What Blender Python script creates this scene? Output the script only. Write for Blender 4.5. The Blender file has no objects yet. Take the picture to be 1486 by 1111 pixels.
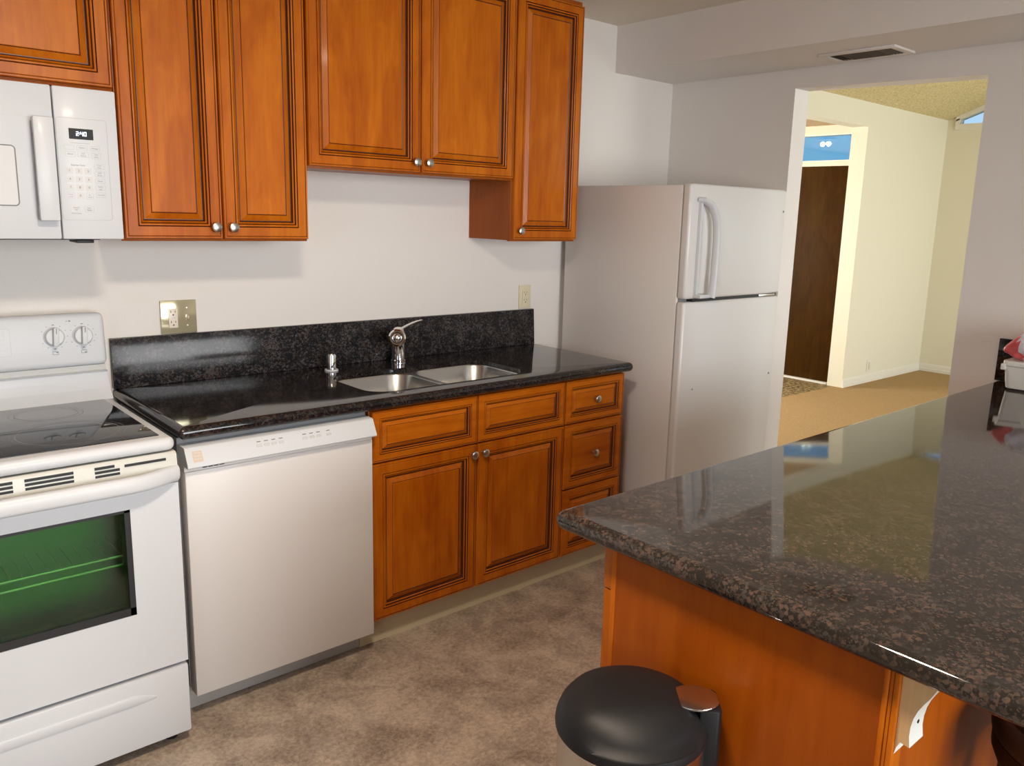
import bpy, bmesh, math, random
from mathutils import Vector, Matrix
random.seed(7)
SC = bpy.context.scene
COL = SC.collection

# ------------------------------------------------------------------ camera
F_PX, PX, PY = 1185.73, 766.17, 545.10
YAW, PITCH, ROLL = 0.728587, -0.193537, 0.028338
CAM_LOC = Vector((-0.74261, -2.90876, 1.50807))
fwd = Vector((math.sin(YAW) * math.cos(PITCH), math.cos(YAW) * math.cos(PITCH), math.sin(PITCH)))
rgt = Vector((math.cos(YAW), -math.sin(YAW), 0))
upv = rgt.cross(fwd)
r2 = rgt * math.cos(ROLL) + upv * math.sin(ROLL)
u2 = upv * math.cos(ROLL) - rgt * math.sin(ROLL)
cam = bpy.data.cameras.new('camera')
cam.sensor_fit = 'HORIZONTAL'
cam.sensor_width = 36.0
cam.lens = F_PX * 36.0 / 1486.0
cam.shift_x = (743.0 - PX) / 1486.0
cam.shift_y = (PY - 555.5) / 1486.0
cam.clip_start = 0.02
cam_ob = bpy.data.objects.new('camera', cam)
cam_ob.matrix_world = Matrix(((r2.x, u2.x, -fwd.x, CAM_LOC.x), (r2.y, u2.y, -fwd.y, CAM_LOC.y),
                              (r2.z, u2.z, -fwd.z, CAM_LOC.z), (0, 0, 0, 1)))
COL.objects.link(cam_ob)
SC.camera = cam_ob

# ------------------------------------------------------------------ world, light, exposure
SC.view_settings.view_transform = 'Standard'
SC.view_settings.look = 'None'
SC.view_settings.gamma = 1.0
SC.view_settings.exposure = 0.0
SC.view_settings.use_curve_mapping = False
SC.cycles.use_denoising = True
SC.cycles.max_bounces = 10
SC.cycles.diffuse_bounces = 5
SC.cycles.glossy_bounces = 5
SC.cycles.transmission_bounces = 8
SC.cycles.caustics_reflective = False
SC.cycles.caustics_refractive = False

w = bpy.data.worlds.new('sky')
SC.world = w
w.use_nodes = True
wn = w.node_tree
wn.nodes.clear()
wo = wn.nodes.new('ShaderNodeOutputWorld')
wb = wn.nodes.new('ShaderNodeBackground')
wr = wn.nodes.new('ShaderNodeValToRGB')
wt = wn.nodes.new('ShaderNodeTexCoord')
wx = wn.nodes.new('ShaderNodeSeparateXYZ')
wm = wn.nodes.new('ShaderNodeMapRange')
wm.inputs['From Min'].default_value = -0.25
wm.inputs['From Max'].default_value = 0.6
wn.links.new(wt.outputs['Generated'], wx.inputs[0])
wn.links.new(wx.outputs['Z'], wm.inputs['Value'])
wn.links.new(wm.outputs[0], wr.inputs[0])
wn.links.new(wr.outputs[0], wb.inputs[0])
wn.links.new(wb.outputs[0], wo.inputs[0])
e = wr.color_ramp.elements
e[0].position, e[0].color = 0.0, (0.14, 0.17, 0.13, 1)
e[1].position, e[1].color = 1.0, (0.30, 0.55, 0.90, 1)
q = e.new(0.33); q.color = (0.42, 0.62, 0.80, 1)
wb.inputs[1].default_value = 1.3


def area_light(name, loc, direction, sx, sy, power, color, spread=180):
    l = bpy.data.lights.new(name, 'AREA')
    l.shape = 'RECTANGLE'
    l.size, l.size_y = sx, sy
    l.energy = power
    l.color = color
    l.spread = math.radians(spread)
    o = bpy.data.objects.new(name, l)
    o.location = loc
    o.rotation_euler = Vector(direction).to_track_quat('-Z', 'Z').to_euler()
    COL.objects.link(o)
    return o


# daylight coming in through the windows of the dining side and of the living room
area_light('daylight_dining_window', (0.5, -6.12, 1.35), (0.03, 1, -0.02), 2.4, 1.9, 51, (0.97, 0.97, 0.96), 90)
area_light('daylight_side_window', (-2.72, -3.6, 1.45), (1, 0.1, -0.05), 1.6, 1.2, 14, (0.95, 0.96, 1.0))
area_light('daylight_living_window', (5.9, -4.66, 1.3), (0, 1, 0.02), 3.6, 2.3, 71, (1.0, 0.985, 0.92), 110)
area_light('entry_fill_light', (4.1, 2.66, 1.35), (0.35, -1, 0), 1.5, 1.6, 118, (1.0, 0.97, 0.90))  # added light with no known window, brightens the entry reveal

# ------------------------------------------------------------------ materials
def mat(name, color=(0.8, 0.8, 0.8), rough=0.5, metal=0.0, spec=0.5, coat=0.0, emit=None, estr=1.0):
    m = bpy.data.materials.new(name)
    m.use_nodes = True
    b = m.node_tree.nodes['Principled BSDF']
    b.inputs['Base Color'].default_value = (*color, 1)
    b.inputs['Roughness'].default_value = rough
    b.inputs['Metallic'].default_value = metal
    b.inputs['Specular IOR Level'].default_value = spec
    b.inputs['Coat Weight'].default_value = coat
    b.inputs['Coat Roughness'].default_value = 0.1
    if emit:
        b.inputs['Emission Color'].default_value = (*emit, 1)
        b.inputs['Emission Strength'].default_value = estr
    return m


class NT:
    def __init__(s, m):
        s.t = m.node_tree
        s.b = s.t.nodes['Principled BSDF']
        s.tc = s.t.nodes.new('ShaderNodeTexCoord').outputs['Object']

    def mapping(s, scale):
        n = s.t.nodes.new('ShaderNodeMapping')
        n.inputs['Scale'].default_value = scale
        s.t.links.new(s.tc, n.inputs[0])
        return n.outputs[0]

    def noise(s, vec, scale, detail=4, rough=0.55, dist=0.0):
        n = s.t.nodes.new('ShaderNodeTexNoise')
        n.inputs['Scale'].default_value = scale
        n.inputs['Detail'].default_value = detail
        n.inputs['Roughness'].default_value = rough
        n.inputs['Distortion'].default_value = dist
        s.t.links.new(vec, n.inputs['Vector'])
        return n.outputs['Fac']

    def voronoi(s, vec, scale, feature='F1'):
        n = s.t.nodes.new('ShaderNodeTexVoronoi')
        n.feature = feature
        n.inputs['Scale'].default_value = scale
        s.t.links.new(vec, n.inputs['Vector'])
        return n

    def ramp(s, fac, stops):
        n = s.t.nodes.new('ShaderNodeValToRGB')
        el = n.color_ramp.elements
        el[0].position, el[0].color = stops[0][0], (*stops[0][1], 1)
        el[1].position, el[1].color = stops[-1][0], (*stops[-1][1], 1)
        for p, c in stops[1:-1]:
            k = el.new(p)
            k.color = (*c, 1)
        s.t.links.new(fac, n.inputs[0])
        return n.outputs[0]

    def math(s, op, a, b=None):
        n = s.t.nodes.new('ShaderNodeMath')
        n.operation = op
        for i, v in enumerate((a, b)):
            if v is None:
                continue
            if isinstance(v, (int, float)):
                n.inputs[i].default_value = v
            else:
                s.t.links.new(v, n.inputs[i])
        return n.outputs[0]

    def mix(s, fac, a, b, mode='MIX'):
        n = s.t.nodes.new('ShaderNodeMix')
        n.data_type = 'RGBA'
        n.blend_type = mode
        ins = [i for i in n.inputs if i.enabled]
        for i, v in zip((n.inputs[0], n.inputs[6], n.inputs[7]), (fac, a, b)):
            if isinstance(v, (int, float)):
                i.default_value = v
            elif isinstance(v, tuple):
                i.default_value = (*v, 1)
            else:
                s.t.links.new(v, i)
        return n.outputs[2]

    def color(s, c):
        s.t.links.new(c, s.b.inputs['Base Color'])

    def bump(s, h, strength, dist=0.01):
        n = s.t.nodes.new('ShaderNodeBump')
        n.inputs['Strength'].default_value = strength
        n.inputs['Distance'].default_value = dist
        s.t.links.new(h, n.inputs['Height'])
        s.t.links.new(n.outputs[0], s.b.inputs['Normal'])

    def rough(s, r):
        s.t.links.new(r, s.b.inputs['Roughness'])


def wood(name, dark, mid, light, rough=0.36, axis='z', coat=0.05, band=0.5):
    m = mat(name, mid, rough, coat=coat, spec=0.2)
    n = NT(m)
    sc = {'z': (1, 1, 0.07), 'x': (0.07, 1, 1), 'y': (1, 0.07, 1)}[axis]
    fine = n.noise(n.mapping(sc), 55, 6, 0.6, 0.6)
    sc2 = {'z': (1, 1, 0.35), 'x': (0.35, 1, 1), 'y': (1, 0.35, 1)}[axis]
    blot = n.noise(n.mapping(sc2), 9, 4, 0.55, 1.2)
    f = n.math('ADD', n.math('MULTIPLY', fine, 0.42), n.math('MULTIPLY', blot, 0.58))
    sep = n.t.nodes.new('ShaderNodeSeparateXYZ')
    n.t.links.new(n.tc, sep.inputs[0])
    co = sep.outputs['X' if axis == 'z' else 'Z']
    wn_ = n.t.nodes.new('ShaderNodeTexWhiteNoise')
    wn_.noise_dimensions = '1D'
    n.t.links.new(n.math('FLOOR', n.math('MULTIPLY', co, 13.0)), wn_.inputs['W'])
    f = n.math('ADD', f, n.math('MULTIPLY', n.math('SUBTRACT', wn_.outputs['Value'], 0.5), 0.10 * band))
    n.color(n.ramp(f, [(0.33, dark), (0.5, mid), (0.68, light)]))
    n.bump(fine, 0.04, 0.002)
    return m


def granite(name, base, brown, grey, rough=0.07, k=1.0, spec=0.5):
    m = mat(name, base, rough, spec=0.5)
    n = NT(m)
    v = n.mapping((1, 1, 1))
    cl = n.noise(v, 16 * k, 3, 0.6)
    cells = None
    for sc_, lo in ((150 * k, 0.56), (330 * k, 0.62)):
        vo = n.voronoi(v, sc_)
        sep = n.t.nodes.new('ShaderNodeSeparateColor')
        n.t.links.new(vo.outputs['Color'], sep.inputs[0])
        val = n.math('ADD', n.math('MULTIPLY', sep.outputs[0], 0.8), n.math('MULTIPLY', n.math('SUBTRACT', cl, 0.4), 0.8))
        hue = n.ramp(sep.outputs[1], [(0.35, grey), (0.65, brown)])
        fac = n.ramp(val, [(lo, (0, 0, 0)), (lo + 0.30, (1, 1, 1))])
        c = n.mix(fac, base if cells is None else cells, hue)
        cells = c
    n.color(cells)
    n.b.inputs['Specular IOR Level'].default_value = spec
    return m


def wall_paint(name, color, bump=0.25, scale=160, rough=0.6):
    m = mat(name, color, rough, spec=0.3)
    n = NT(m)
    h = n.noise(n.mapping((1, 1, 1)), scale, 3, 0.5)
    n.bump(h, bump, 0.004)
    return m


WOOD_D, WOOD_M, WOOD_L = (0.35, 0.070, 0.0015), (0.46, 0.112, 0.003), (0.57, 0.160, 0.007)
M_WOOD = wood('maple_stained', WOOD_D, WOOD_M, WOOD_L)
M_WOODX = wood('maple_stained_across', WOOD_D, WOOD_M, WOOD_L, axis='x')
M_PANEL = wood('stained_end_panel', (0.29, 0.055, 0.002), (0.34, 0.070, 0.003), (0.39, 0.088, 0.004), rough=0.33, band=0.15)
M_SIDE = wood('stained_side_panel', (0.28, 0.062, 0.004), (0.33, 0.078, 0.005), (0.38, 0.098, 0.007), rough=0.35, band=0.1)
M_GLAZE = mat('dark_glaze', (0.060, 0.014, 0.005), 0.35)
M_WHITE = mat('white_enamel', (0.645, 0.665, 0.695), 0.36, spec=0.3, coat=0.05)
M_DWWHITE = mat('dishwasher_white_warm_bounce', (0.70, 0.675, 0.66), 0.36, spec=0.3, coat=0.05)  # white warmed to hold the bounce off cabinets and floor
M_WHITE2 = mat('white_plastic', (0.65, 0.67, 0.695), 0.4, spec=0.35)
M_BISQUE = mat('off_white_vent_plastic', (0.66, 0.66, 0.61), 0.4)
M_GREYP = mat('light_grey_plastic', (0.48, 0.48, 0.47), 0.4)
M_MIDGREY = mat('mid_grey', (0.22, 0.22, 0.23), 0.45)
M_DARK = mat('dark_slot', (0.012, 0.012, 0.013), 0.5)
M_BLACKP = mat('black_plastic', (0.009, 0.009, 0.010), 0.5, spec=0.3)
M_BLACKG = mat('black_ceramic_glass', (0.010, 0.010, 0.012), 0.05, spec=0.6)
M_RING = mat('burner_ring_print', (0.20, 0.20, 0.20), 0.2)
M_STEEL = mat('brushed_steel', (0.62, 0.61, 0.59), 0.24, 1.0)
n = NT(M_STEEL); n.bump(n.noise(n.mapping((1, 1, 60)), 30, 2), 0.05, 0.001)
M_SINK = mat('sink_steel', (0.60, 0.60, 0.59), 0.27, 1.0)
M_CHROME = mat('chrome', (0.86, 0.86, 0.87), 0.05, 1.0)
M_NICKEL = mat('satin_nickel', (0.62, 0.60, 0.56), 0.28, 1.0)
M_GRAN = granite('black_granite', (0.0075, 0.007, 0.0075), (0.045, 0.026, 0.018), (0.040, 0.038, 0.040), 0.075)
M_GRAN_S = granite('black_granite_splash', (0.012, 0.0115, 0.013), (0.070, 0.048, 0.038), (0.075, 0.073, 0.080), 0.13, spec=0.2)
M_GRAN2 = granite('brown_granite', (0.020, 0.0165, 0.0140), (0.098, 0.060, 0.045), (0.055, 0.049, 0.043), 0.05, 1.05)
M_WALL = wall_paint('white_wall_paint', (0.76, 0.725, 0.69))
M_CEIL = wall_paint('ceiling_paint', (0.72, 0.66, 0.56), 0.3, 90)
M_BEIGE = wall_paint('beige_wall_paint', (0.46, 0.36, 0.26))  # tone of the unseen walls, set darker and warmer to shape the bounce light
M_CREAM = wall_paint('cream_wall_paint', (0.80, 0.78, 0.655), 0.1)
M_TRIM = mat('white_trim_paint', (0.82, 0.81, 0.75), 0.35)
M_POP = wall_paint('popcorn_ceiling', (0.70, 0.63, 0.36), 0.9, 70, 0.9)
n = NT(M_POP); n.color(n.ramp(n.noise(n.mapping((1, 1, 1)), 60, 4, 0.7), [(0.35, (0.50, 0.43, 0.22)), (0.65, (0.78, 0.70, 0.42))]))
M_TANCEIL = wood('tan_plank_ceiling', (0.50, 0.34, 0.17), (0.58, 0.40, 0.21), (0.64, 0.46, 0.26), 0.5, axis='y', coat=0)
M_KICK = mat('cream_toe_kick', (0.62, 0.55, 0.37), 0.45)
M_DOOR = wood('walnut_door_veneer', (0.036, 0.0150, 0.0025), (0.050, 0.021, 0.0035), (0.066, 0.029, 0.005), 0.45, band=0.1, coat=0.0)
M_DOOR.node_tree.nodes['Principled BSDF'].inputs['Specular IOR Level'].default_value = 0.05
M_IVORY = mat('ivory_plastic', (0.70, 0.64, 0.46), 0.3)
M_PALEIV = mat('pale_ivory_plastic', (0.78, 0.70, 0.60), 0.35)
M_BRASSY = mat('ivory_metal_plate', (0.62, 0.57, 0.38), 0.13, 0.55)
M_LOUV = mat('louver_gap_shade', (0.085, 0.066, 0.048), 0.5)  # blades coloured dark in place of the shade in deep gaps
M_TUB = mat('white_tub_plastic', (0.72, 0.71, 0.67), 0.35)
M_BAG = mat('lavender_plastic_film', (0.66, 0.64, 0.70), 0.3)
n = NT(M_BAG); n.bump(n.noise(n.mapping((1, 1, 1)), 35, 3), 0.5, 0.01)
M_BAGR = mat('red_printed_film', (0.62, 0.10, 0.11), 0.3)
M_RAWWOOD = wood('raw_pine', (0.58, 0.37, 0.18), (0.65, 0.43, 0.22), (0.71, 0.49, 0.27), 0.6, coat=0, band=0.1)
M_STOOL = mat('espresso_wood', (0.012, 0.006, 0.005), 0.45, spec=0.25)
M_SEAT = mat('black_vinyl_seat', (0.010, 0.009, 0.010), 0.4)
M_GLASSLIT = mat('frosted_lamp_glass', (0.9, 0.9, 0.88), 0.3, emit=(1, 0.9, 0.76), estr=5.0)
M_BULB = mat('warm_bulb', (1, 1, 1), 0.3, emit=(1, 0.82, 0.5), estr=160.0)
M_DISPLAY = mat('lit_digits', (0.8, 0.85, 1), 0.4, emit=(0.75, 0.82, 1.0), estr=1.6)
M_INK = mat('grey_print', (0.16, 0.16, 0.17), 0.5)
M_KEY = mat('key_grey', (0.60, 0.60, 0.60), 0.4)
M_STICK = mat('beige_sticker', (0.62, 0.50, 0.40), 0.5)
M_OVENIN = mat('green_oven_enamel', (0.030, 0.23, 0.045), 0.35, spec=0.4)
M_RACK = mat('oven_rack_wire', (0.45, 0.48, 0.35), 0.3, 0.6)

# fridge skin: pebbled white enamel
M_FRIDGE = mat('pebbled_white_enamel', (0.70, 0.69, 0.675), 0.30, coat=0.2)
n = NT(M_FRIDGE); n.bump(n.noise(n.mapping((1, 1, 1)), 210, 2), 0.10, 0.003)
M_FRSIDE = mat('fridge_side_enamel', (0.74, 0.71, 0.68), 0.45)
n = NT(M_FRSIDE); n.bump(n.noise(n.mapping((1, 1, 1)), 180, 2), 0.12, 0.003)

# vinyl floor: mottled brown grey
M_FLOOR = mat('mottled_vinyl', (0.3, 0.25, 0.2), 0.42, spec=0.35)
n = NT(M_FLOOR)
v = n.mapping((1, 1, 1))
f1 = n.noise(v, 7.0, 6, 0.62, 0.5)
f2 = n.noise(v, 75.0, 6, 0.78, 0.4)
c = n.ramp(n.math('ADD', n.math('MULTIPLY', f1, 0.48), n.math('MULTIPLY', f2, 0.52)),
           [(0.38, (0.20, 0.155, 0.122)), (0.49, (0.38, 0.300, 0.235)), (0.60, (0.56, 0.455, 0.36))])
g = n.ramp(n.noise(n.mapping((1, 1, 1)), 11, 3, 0.6), [(0.55, (0, 0, 0)), (0.72, (1, 1, 1))])
n.color(n.mix(n.math('MULTIPLY', g, 0.45), c, (0.29, 0.25, 0.225)))
M_CARPET = mat('tan_carpet', (0.42, 0.28, 0.14), 0.95, spec=0.1)
n = NT(M_CARPET)
h = n.noise(n.mapping((1, 1, 1)), 130, 4, 0.7)
n.color(n.ramp(h, [(0.3, (0.36, 0.235, 0.115)), (0.7, (0.52, 0.36, 0.185))])); n.bump(h, 0.6, 0.01)
M_MAT = mat('speckled_entry_tile', (0.2, 0.15, 0.08), 0.6)
n = NT(M_MAT)
n.color(n.ramp(n.noise(n.mapping((1, 1, 1)), 34, 4, 0.7), [(0.42, (0.07, 0.05, 0.02)), (0.5, (0.25, 0.17, 0.07)), (0.6, (0.48, 0.36, 0.19))]))


def glass_mat(name, tint, gloss_rough=0.02):
    m = bpy.data.materials.new(name)
    m.use_nodes = True
    t = m.node_tree
    t.nodes.clear()
    o = t.nodes.new('ShaderNodeOutputMaterial')
    mx = t.nodes.new('ShaderNodeMixShader')
    tr = t.nodes.new('ShaderNodeBsdfTransparent')
    gl = t.nodes.new('ShaderNodeBsdfGlossy')
    fr = t.nodes.new('ShaderNodeFresnel')
    tr.inputs[0].default_value = (*tint, 1)
    gl.inputs['Roughness'].default_value = gloss_rough
    fr.inputs['IOR'].default_value = 1.5
    t.links.new(fr.outputs[0], mx.inputs[0])
    t.links.new(tr.outputs[0], mx.inputs[1])
    t.links.new(gl.outputs[0], mx.inputs[2])
    t.links.new(mx.outputs[0], o.inputs[0])
    return m


M_GLASS = glass_mat('window_glass', (0.93, 0.96, 0.97))
M_TRANSOM = glass_mat('blue_tinted_glass', (0.50, 0.72, 0.82))
M_OVENGL = glass_mat('green_tinted_oven_glass', (0.58, 0.84, 0.55), 0.06)

# ------------------------------------------------------------------ mesh kit
class MB:
    """collects shapes in world coordinates and links them as one mesh object"""
    def __init__(s, *mats):
        s.bm = bmesh.new()
        s.mats = list(mats)

    def _add(s, tmp, mi):
        for f in tmp.faces:
            f.material_index = mi
        me = bpy.data.meshes.new('tmp')
        tmp.to_mesh(me)
        tmp.free()
        s.bm.from_mesh(me)
        bpy.data.meshes.remove(me)

    def box(s, x0, x1, y0, y1, z0, z1, bev=0.0, mi=0, seg=2, rot=None, piv=None):
        t = bmesh.new()
        bmesh.ops.create_cube(t, size=1.0)
        for v in t.verts:
            v.co = Vector(((x0 + x1) / 2 + v.co.x * (x1 - x0), (y0 + y1) / 2 + v.co.y * (y1 - y0), (z0 + z1) / 2 + v.co.z * (z1 - z0)))
        if bev > 0:
            bmesh.ops.bevel(t, geom=t.edges[:], offset=bev, segments=seg, profile=0.5, affect='EDGES')
        if rot is not None:
            p = piv if piv is not None else Vector(((x0 + x1) / 2, (y0 + y1) / 2, (z0 + z1) / 2))
            for v in t.verts:
                v.co = rot @ (v.co - p) + p
        s._add(t, mi)
        return s

    def lathe(s, prof, origin, axis=(0, 0, 1), seg=32, mi=0, cap=True):
        t = bmesh.new()
        q = Vector((0, 0, 1)).rotation_difference(Vector(axis).normalized())
        o = Vector(origin)
        rings = []
        for r, h in prof:
            if r < 1e-6:
                rings.append([t.verts.new(o + q @ Vector((0, 0, h)))])
            else:
                rings.append([t.verts.new(o + q @ Vector((r * math.cos(2 * math.pi * i / seg), r * math.sin(2 * math.pi * i / seg), h))) for i in range(seg)])
        for a, b in zip(rings, rings[1:]):
            for i in range(seg):
                j = (i + 1) % seg
                if len(a) == 1 and len(b) == 1:
                    continue
                if len(a) == 1:
                    t.faces.new((a[0], b[i], b[j]))
                elif len(b) == 1:
                    t.faces.new((a[i], a[j], b[0]))
                else:
                    t.faces.new((a[i], a[j], b[j], b[i]))
        if cap:
            for r_ in (rings[0], rings[-1]):
                if len(r_) > 1:
                    t.faces.new(r_)
        bmesh.ops.recalc_face_normals(t, faces=t.faces[:])
        s._add(t, mi)
        return s

    def prism(s, poly, axis, a0, a1, mi=0, bev=0.0):
        """poly: 2D points; axis 'x' -> (y,z), 'y' -> (x,z), 'z' -> (x,y)"""
        t = bmesh.new()
        def P(p, a):
            return {'x': Vector((a, p[0], p[1])), 'y': Vector((p[0], a, p[1])), 'z': Vector((p[0], p[1], a))}[axis]
        A = [t.verts.new(P(p, a0)) for p in poly]
        B = [t.verts.new(P(p, a1)) for p in poly]
        t.faces.new(A)
        t.faces.new(B[::-1])
        for i in range(len(poly)):
            j = (i + 1) % len(poly)
            t.faces.new((A[i], B[i], B[j], A[j]))
        bmesh.ops.recalc_face_normals(t, faces=t.faces[:])
        if bev > 0:
            bmesh.ops.bevel(t, geom=t.edges[:], offset=bev, segments=2, profile=0.5, affect='EDGES')
        s._add(t, mi)
        return s

    def sweep(s, pts, w, h, side=(1, 0, 0), mi=0, n=12, taper=None, closed_ends=True):
        """elliptical section (w along side, h across) swept on pts"""
        t = bmesh.new()
        pts = [Vector(p) for p in pts]
        rings = []
        for i, p in enumerate(pts):
            d = (pts[min(i + 1, len(pts) - 1)] - pts[max(i - 1, 0)]).normalized()
            sd = Vector(side)
            sd = (sd - d * sd.dot(d)).normalized()
            up = d.cross(sd)
            k = taper[i] if taper else 1.0
            ring = []
            for a in range(n):
                an = 2 * math.pi * a / n
                ca, sa = math.cos(an), math.sin(an)
                ca = math.copysign(abs(ca) ** 0.7, ca)
                sa = math.copysign(abs(sa) ** 0.7, sa)
                ring.append(t.verts.new(p + sd * (ca * w / 2 * k) + up * (sa * h / 2 * k)))
            rings.append(ring)
        for a, b in zip(rings, rings[1:]):
            for i in range(n):
                j = (i + 1) % n
                t.faces.new((a[i], a[j], b[j], b[i]))
        if closed_ends:
            t.faces.new(rings[0]); t.faces.new(rings[-1])
        bmesh.ops.recalc_face_normals(t, faces=t.faces[:])
        s._add(t, mi)
        return s

    def text(s, body, size, loc, xdir, ydir, mi=0, align='CENTER', thick=0.0):
        cu = bpy.data.curves.new('t', 'FONT')
        cu.body = body
        cu.size = size
        cu.align_x = align
        cu.align_y = 'CENTER'
        cu.resolution_u = 2
        ob = bpy.data.objects.new('t', cu)
        COL.objects.link(ob)
        dg = bpy.context.evaluated_depsgraph_get()
        me = bpy.data.meshes.new_from_object(ob.evaluated_get(dg))
        xd, yd = Vector(xdir).normalized(), Vector(ydir).normalized()
        o = Vector(loc)
        t = bmesh.new()
        t.from_mesh(me)
        for v in t.verts:
            v.co = o + xd * v.co.x + yd * v.co.y
        s._add(t, mi)
        bpy.data.objects.remove(ob)
        bpy.data.curves.remove(cu)
        bpy.data.meshes.remove(me)
        return s

    def quad(s, pts, mi=0):
        t = bmesh.new()
        t.faces.new([t.verts.new(Vector(p)) for p in pts])
        s._add(t, mi)
        return s

    def build(s, name, parent=None, origin=None, ang=35, flat=False):
        if parent is not None:
            o = parent
            off = Vector((0, 0, 0))
            while o is not None:
                off += o.location
                o = o.parent
        else:
            off = Vector(origin) if origin is not None else Vector((0, 0, 0))
        for v in s.bm.verts:
            v.co -= off
        me = bpy.data.meshes.new(name)
        s.bm.to_mesh(me)
        s.bm.free()
        for m in s.mats:
            me.materials.append(m)
        if not flat:
            for p in me.polygons:
                p.use_smooth = True
            me.set_sharp_from_angle(angle=math.radians(ang))
        ob = bpy.data.objects.new(name, me)
        if parent is not None:
            ob.parent = parent
        else:
            ob.location = off
        COL.objects.link(ob)
        return ob


def thing(name, label, cat, loc, group=None):
    o = bpy.data.objects.new(name, None)
    o.empty_display_size = 0.1
    o.location = loc
    o['label'] = label
    o['category'] = cat
    if group:
        o['group'] = group
    COL.objects.link(o)
    return o


def tag(o, label, cat, group=None):
    o['label'] = label
    o['category'] = cat
    if group:
        o['group'] = group
    return o


def struct(mb, name, label, cat=None, flat=False):
    o = mb.build(name, flat=flat)
    o['kind'] = 'structure'
    o['label'] = label
    o['category'] = cat or name.split('_')[0]
    return o


def rrect(x0, x1, y0, y1, r, n=6):
    """rounded rectangle, counter-clockwise"""
    pts = []
    for cx, cy, a0 in ((x1 - r, y0 + r, -90), (x1 - r, y1 - r, 0), (x0 + r, y1 - r, 90), (x0 + r, y0 + r, 180)):
        for i in range(n + 1):
            a = math.radians(a0 + 90 * i / n)
            pts.append((cx + r * math.cos(a), cy + r * math.sin(a)))
    return pts


def slab(mb, x0, x1, y0, y1, z0, z1, cr, br, hole=None, mi=0, nb=6):
    """horizontal slab, corner radius cr, rounded edge br (full bullnose when br = half thickness); hole = list of 2D points"""
    t = bmesh.new()
    prof = []
    for i in range(nb + 1):
        a = math.pi / 2 * i / nb
        prof.append((br * (1 - math.sin(a)), z0 + br * (1 - math.cos(a))))
    for i in range(nb + 1):
        a = math.pi / 2 * i / nb
        prof.append((br * (1 - math.cos(a)), z1 - br * (1 - math.sin(a))))
    rings = []
    for d, z in prof:
        rings.append([t.verts.new((x, y, z)) for x, y in rrect(x0 + d, x1 - d, y0 + d, y1 - d, max(cr - d, 0.001))])
    k = len(rings[0])
    for a, b in zip(rings, rings[1:]):
        for i in range(k):
            j = (i + 1) % k
            t.faces.new((a[i], a[j], b[j], b[i]))
    def fill(ring, z, flip):
        if hole is None:
            t.faces.new(ring[::-1] if flip else ring)
            return None
        h = [t.verts.new((x, y, z)) for x, y in hole]
        ed = []
        for L in (ring, h):
            for i in range(len(L)):
                p, q_ = L[i], L[(i + 1) % len(L)]
                ee = t.edges.get((p, q_)) or t.edges.new((p, q_))
                ed.append(ee)
        bmesh.ops.triangle_fill(t, use_beauty=True, use_dissolve=False, edges=ed)
        return h
    hb = fill(rings[0], z0, True)
    ht = fill(rings[-1], z1, False)
    if hole is not None:
        for i in range(len(hb)):
            j = (i + 1) % len(hb)
            t.faces.new((hb[i], hb[j], ht[j], ht[i]))
    bmesh.ops.recalc_face_normals(t, faces=t.faces[:])
    mb._add(t, mi)


DOOR_PROF = [(0.0, -0.004, 0), (0.002, 0.0, 0), (0.0065, 0.0, 0), (0.008, -0.0016, 1), (0.010, 0.0, 0),
             (0.036, 0.0, 0), (0.0385, -0.0035, 1), (0.0400, 0.0008, 0), (0.0425, 0.0012, 0), (0.0450, 0.0, 0), (0.0475, -0.0055, 1),
             (0.0495, -0.003, 0), (0.0525, -0.0055, 0), (0.0565, -0.0125, 1), (0.0585, -0.0125, 1), (0.0760, -0.0035, 0), (0.0785, -0.0050, 1), (0.0800, -0.0035, 0)]


def door_mesh(x0, x1, z0, z1, yf, thick=0.02, scale=1.0, face=-1, across=False, prof=DOOR_PROF):
    """raised-panel front in the plane y = yf; face = -1 looks to -y"""
    mb = MB(M_WOODX if across else M_WOOD, M_GLAZE)
    t = bmesh.new()
    def ring(ins, dep):
        y = yf + face * dep
        return [t.verts.new((x0 + ins, y, z0 + ins)), t.verts.new((x1 - ins, y, z0 + ins)),
                t.verts.new((x1 - ins, y, z1 - ins)), t.verts.new((x0 + ins, y, z1 - ins))]
    back = ring(0.0, -thick)
    prev = back
    t.faces.new(back)
    for ins, dep, mi in prof:
        r_ = ring(ins * scale, dep * (0.5 + 0.5 * scale))
        for i in range(4):
            j = (i + 1) % 4
            f = t.faces.new((prev[i], prev[j], r_[j], r_[i]))
            f.material_index = mi
        prev = r_
    t.faces.new(prev)
    bmesh.ops.recalc_face_normals(t, faces=t.faces[:])
    me = bpy.data.meshes.new('tmp')
    t.to_mesh(me); t.free()
    mb.bm.from_mesh(me)
    bpy.data.meshes.remove(me)
    return mb


def knob(parent, x, y, z, r=0.0155, face=-1):
    mb = MB(M_NICKEL)
    mb.lathe([(0.0, 0), (0.0065, 0), (0.0055, 0.009), (0.006, 0.013), (r * 0.93, 0.0165), (r, 0.0195), (r * 0.96, 0.0225), (r * 0.72, 0.0245), (0, 0.0255)],
             (x, y, z), (0, face, 0), 24)
    return mb.build('knob', parent)


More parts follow.
